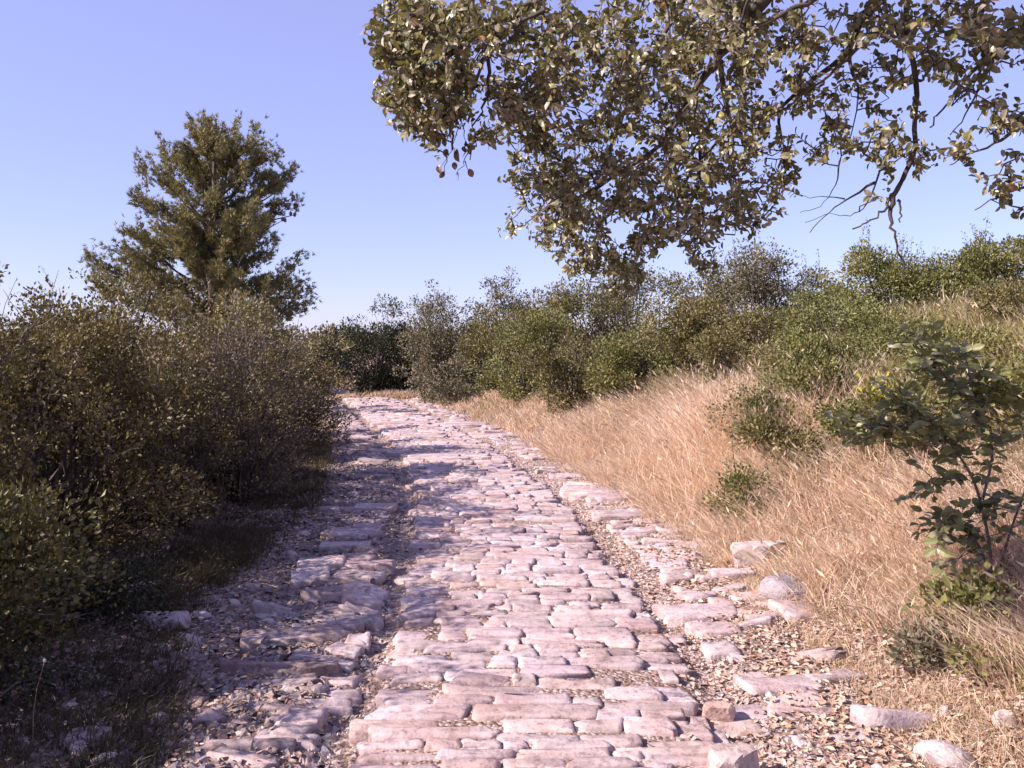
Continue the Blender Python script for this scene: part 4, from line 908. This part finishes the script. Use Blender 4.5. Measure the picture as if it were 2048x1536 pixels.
# ------------------------------------------------------------------ sapling on the right
def sapling():
    rng = np.random.default_rng(500); Yb = 4.7
    b = at(1990, 1130, Yb); b[2] = ground_z(b[0:1], b[1:2])[0]
    e = thing('broadleaf_sapling', 'leafy green sapling with paired leaflets on the bank at the right edge', 'sapling', b)
    A = at; st = []
    def stem(pts, r0, r1):
        m = MB(); pts = np.asarray(pts); tt = np.linspace(0, len(pts) - 1, (len(pts) - 1) * 4 + 1)
        q = np.stack([np.interp(tt, np.arange(len(pts)), pts[:, i]) for i in range(3)], -1)
        for _ in range(2): q[1:-1] = (q[:-2] + 2 * q[1:-1] + q[2:]) / 4
        tube(m, q, np.linspace(r0, r1, len(q)), 5); m.build('stem', M_TWIG, e, b, smooth=True); st.append(q)
    stem([b, A(1975, 1060, 4.7), A(1950, 960, 4.65), A(1905, 890, 4.6), A(1850, 840, 4.5), A(1790, 800, 4.45)], .010, .003)
    stem([A(1965, 1000, 4.68), A(1990, 900, 4.7), A(1960, 850, 4.65), A(1900, 770, 4.6), A(1870, 720, 4.55), A(1830, 680, 4.5)], .008, .002)
    stem([A(1960, 850, 4.65), A(1940, 760, 4.6), A(1930, 700, 4.6)], .007, .002)
    stem([A(1850, 842, 4.5), A(1780, 850, 4.4), A(1720, 855, 4.35)], .006, .002)
    stem([A(1930, 960, 4.62), A(1890, 955, 4.55), A(1860, 960, 4.5)], .006, .002)
    stem([b, A(1960, 1090, 4.6), A(1920, 1040, 4.5), A(1885, 1030, 4.4)], .009, .002)
    stem([b, A(2020, 1060, 4.75), A(2060, 960, 4.8), A(2040, 820, 4.8), A(2000, 800, 4.75)], .008, .002)
    stem([A(2060, 960, 4.8), A(2090, 850, 4.8), A(2080, 760, 4.8)], .007, .002)
    pts = np.concatenate([q[len(q) // 4:] for q in st])
    spots = [(1740, 850), (1760, 830), (1715, 845), (1735, 880), (1775, 790), (1800, 780), (1780, 820), (1815, 830), (1850, 800), (1840, 760), (1870, 760), (1890, 730), (1850, 700), (1820, 680), (1800, 700), (1880, 690), (1935, 705), (1945, 730), (1960, 745),
             (1860, 850), (1890, 870), (1905, 900), (1845, 870), (1820, 900), (1870, 920), (1880, 960), (1860, 1000), (1885, 1020), (1870, 1050), (1895, 940), (1930, 860), (1960, 910), (1985, 920), (1915, 840), (2010, 770), (2040, 760), (2000, 800), (2030, 810), (1985, 790), (2045, 850), (1900, 800), (1925, 780), (1850, 740), (1830, 720), (1880, 1075), (2020, 1010), (2040, 1040), (2005, 1030), (1940, 1010), (1855, 1030), (1845, 975), (1870, 1100), (1900, 1060), (1925, 1085), (1690, 860), (1720, 880), (1755, 870), (1790, 860)]
    V, F_ = LTV.copy(), np.array(LTF); V[:, 1] *= 0.9; first = None; cnt = 0
    gp_ = np.array([(0.19, 0.205, 0.085), (0.23, 0.235, 0.10), (0.16, 0.17, 0.075), (0.29, 0.28, 0.16)]); yg = np.array([(0.22, 0.21, 0.06), (0.17, 0.17, 0.05)])
    xtra = MB(); spots = spots + [(u + rng.normal(0, 24), v + rng.normal(0, 22)) for u, v in spots + spots[28:] + spots[30:] + spots[:24]]
    for (u, v) in spots:
        tip = A(u + rng.normal(0, 5), v + rng.normal(0, 5), 4.6 + rng.normal(0, .12)); nd = pts[np.argmin(((pts - tip) ** 2).sum(1))]
        d = tip - nd; Lr = np.linalg.norm(d); d = unit(d) if Lr > .04 else unit(rng.normal(0, 1, 3) + [-.6, 0, .4]); d = unit(d + [-.2, -.1, .1])
        base = tip - d * .14; m = MB(); tube(m, [nd, base, base + d * .07, tip], [.003, .002, .0015, .001], 3); m.build('leaf_stalk', M_BARK, e, b)
        s0 = unit(np.cross(d, np.array([0.1, .2, 1.0]))); up = unit(np.cross(s0, d)); up = up if up[2] > 0 else -up
        yl = u > 1980 and v < 860
        for (tt, sd) in [(.15, 1), (.15, -1), (.5, 1), (.5, -1), (.85, 1), (.85, -1)]:
            p = base + d * .14 * tt; ld = unit(s0 * sd * .9 + d * .55 + rng.normal(0, .3, 3)); nn = unit(up * .6 + rng.normal(0, .5, 3) + [-.3, -.6, .2])
            Df, Sf, Nf = frames(ld[None], nn[None]); l = rng.uniform(.055, .085); w = l * rng.uniform(.46, .6)
            c = (yg if yl else gp_)[rng.integers(0, 2 if yl else 4)] * rng.uniform(.8, 1.25)
            if cnt >= 296:
                scatter(xtra, V, F_, p[None], ld[None], nn[None], l, w, c); continue
            if first is None: o = first = mesh('leaf', V, F_, M_SAP, e)
            else: o = first.copy(); C.objects.link(o); o.parent = e
            Df, Sf, Nf = Df[0], Sf[0], Nf[0]; q = p - b
            o.matrix_basis = Matrix(((Df[0] * l, Sf[0] * w, Nf[0] * l, q[0]), (Df[1] * l, Sf[1] * w, Nf[1] * l, q[1]), (Df[2] * l, Sf[2] * w, Nf[2] * l, q[2]), (0, 0, 0, 1)))
            o.color = (*c, 1); cnt += 1
    xtra.build('leaves', M_OAKLEAF, e, b, kind='stuff')
sapling()
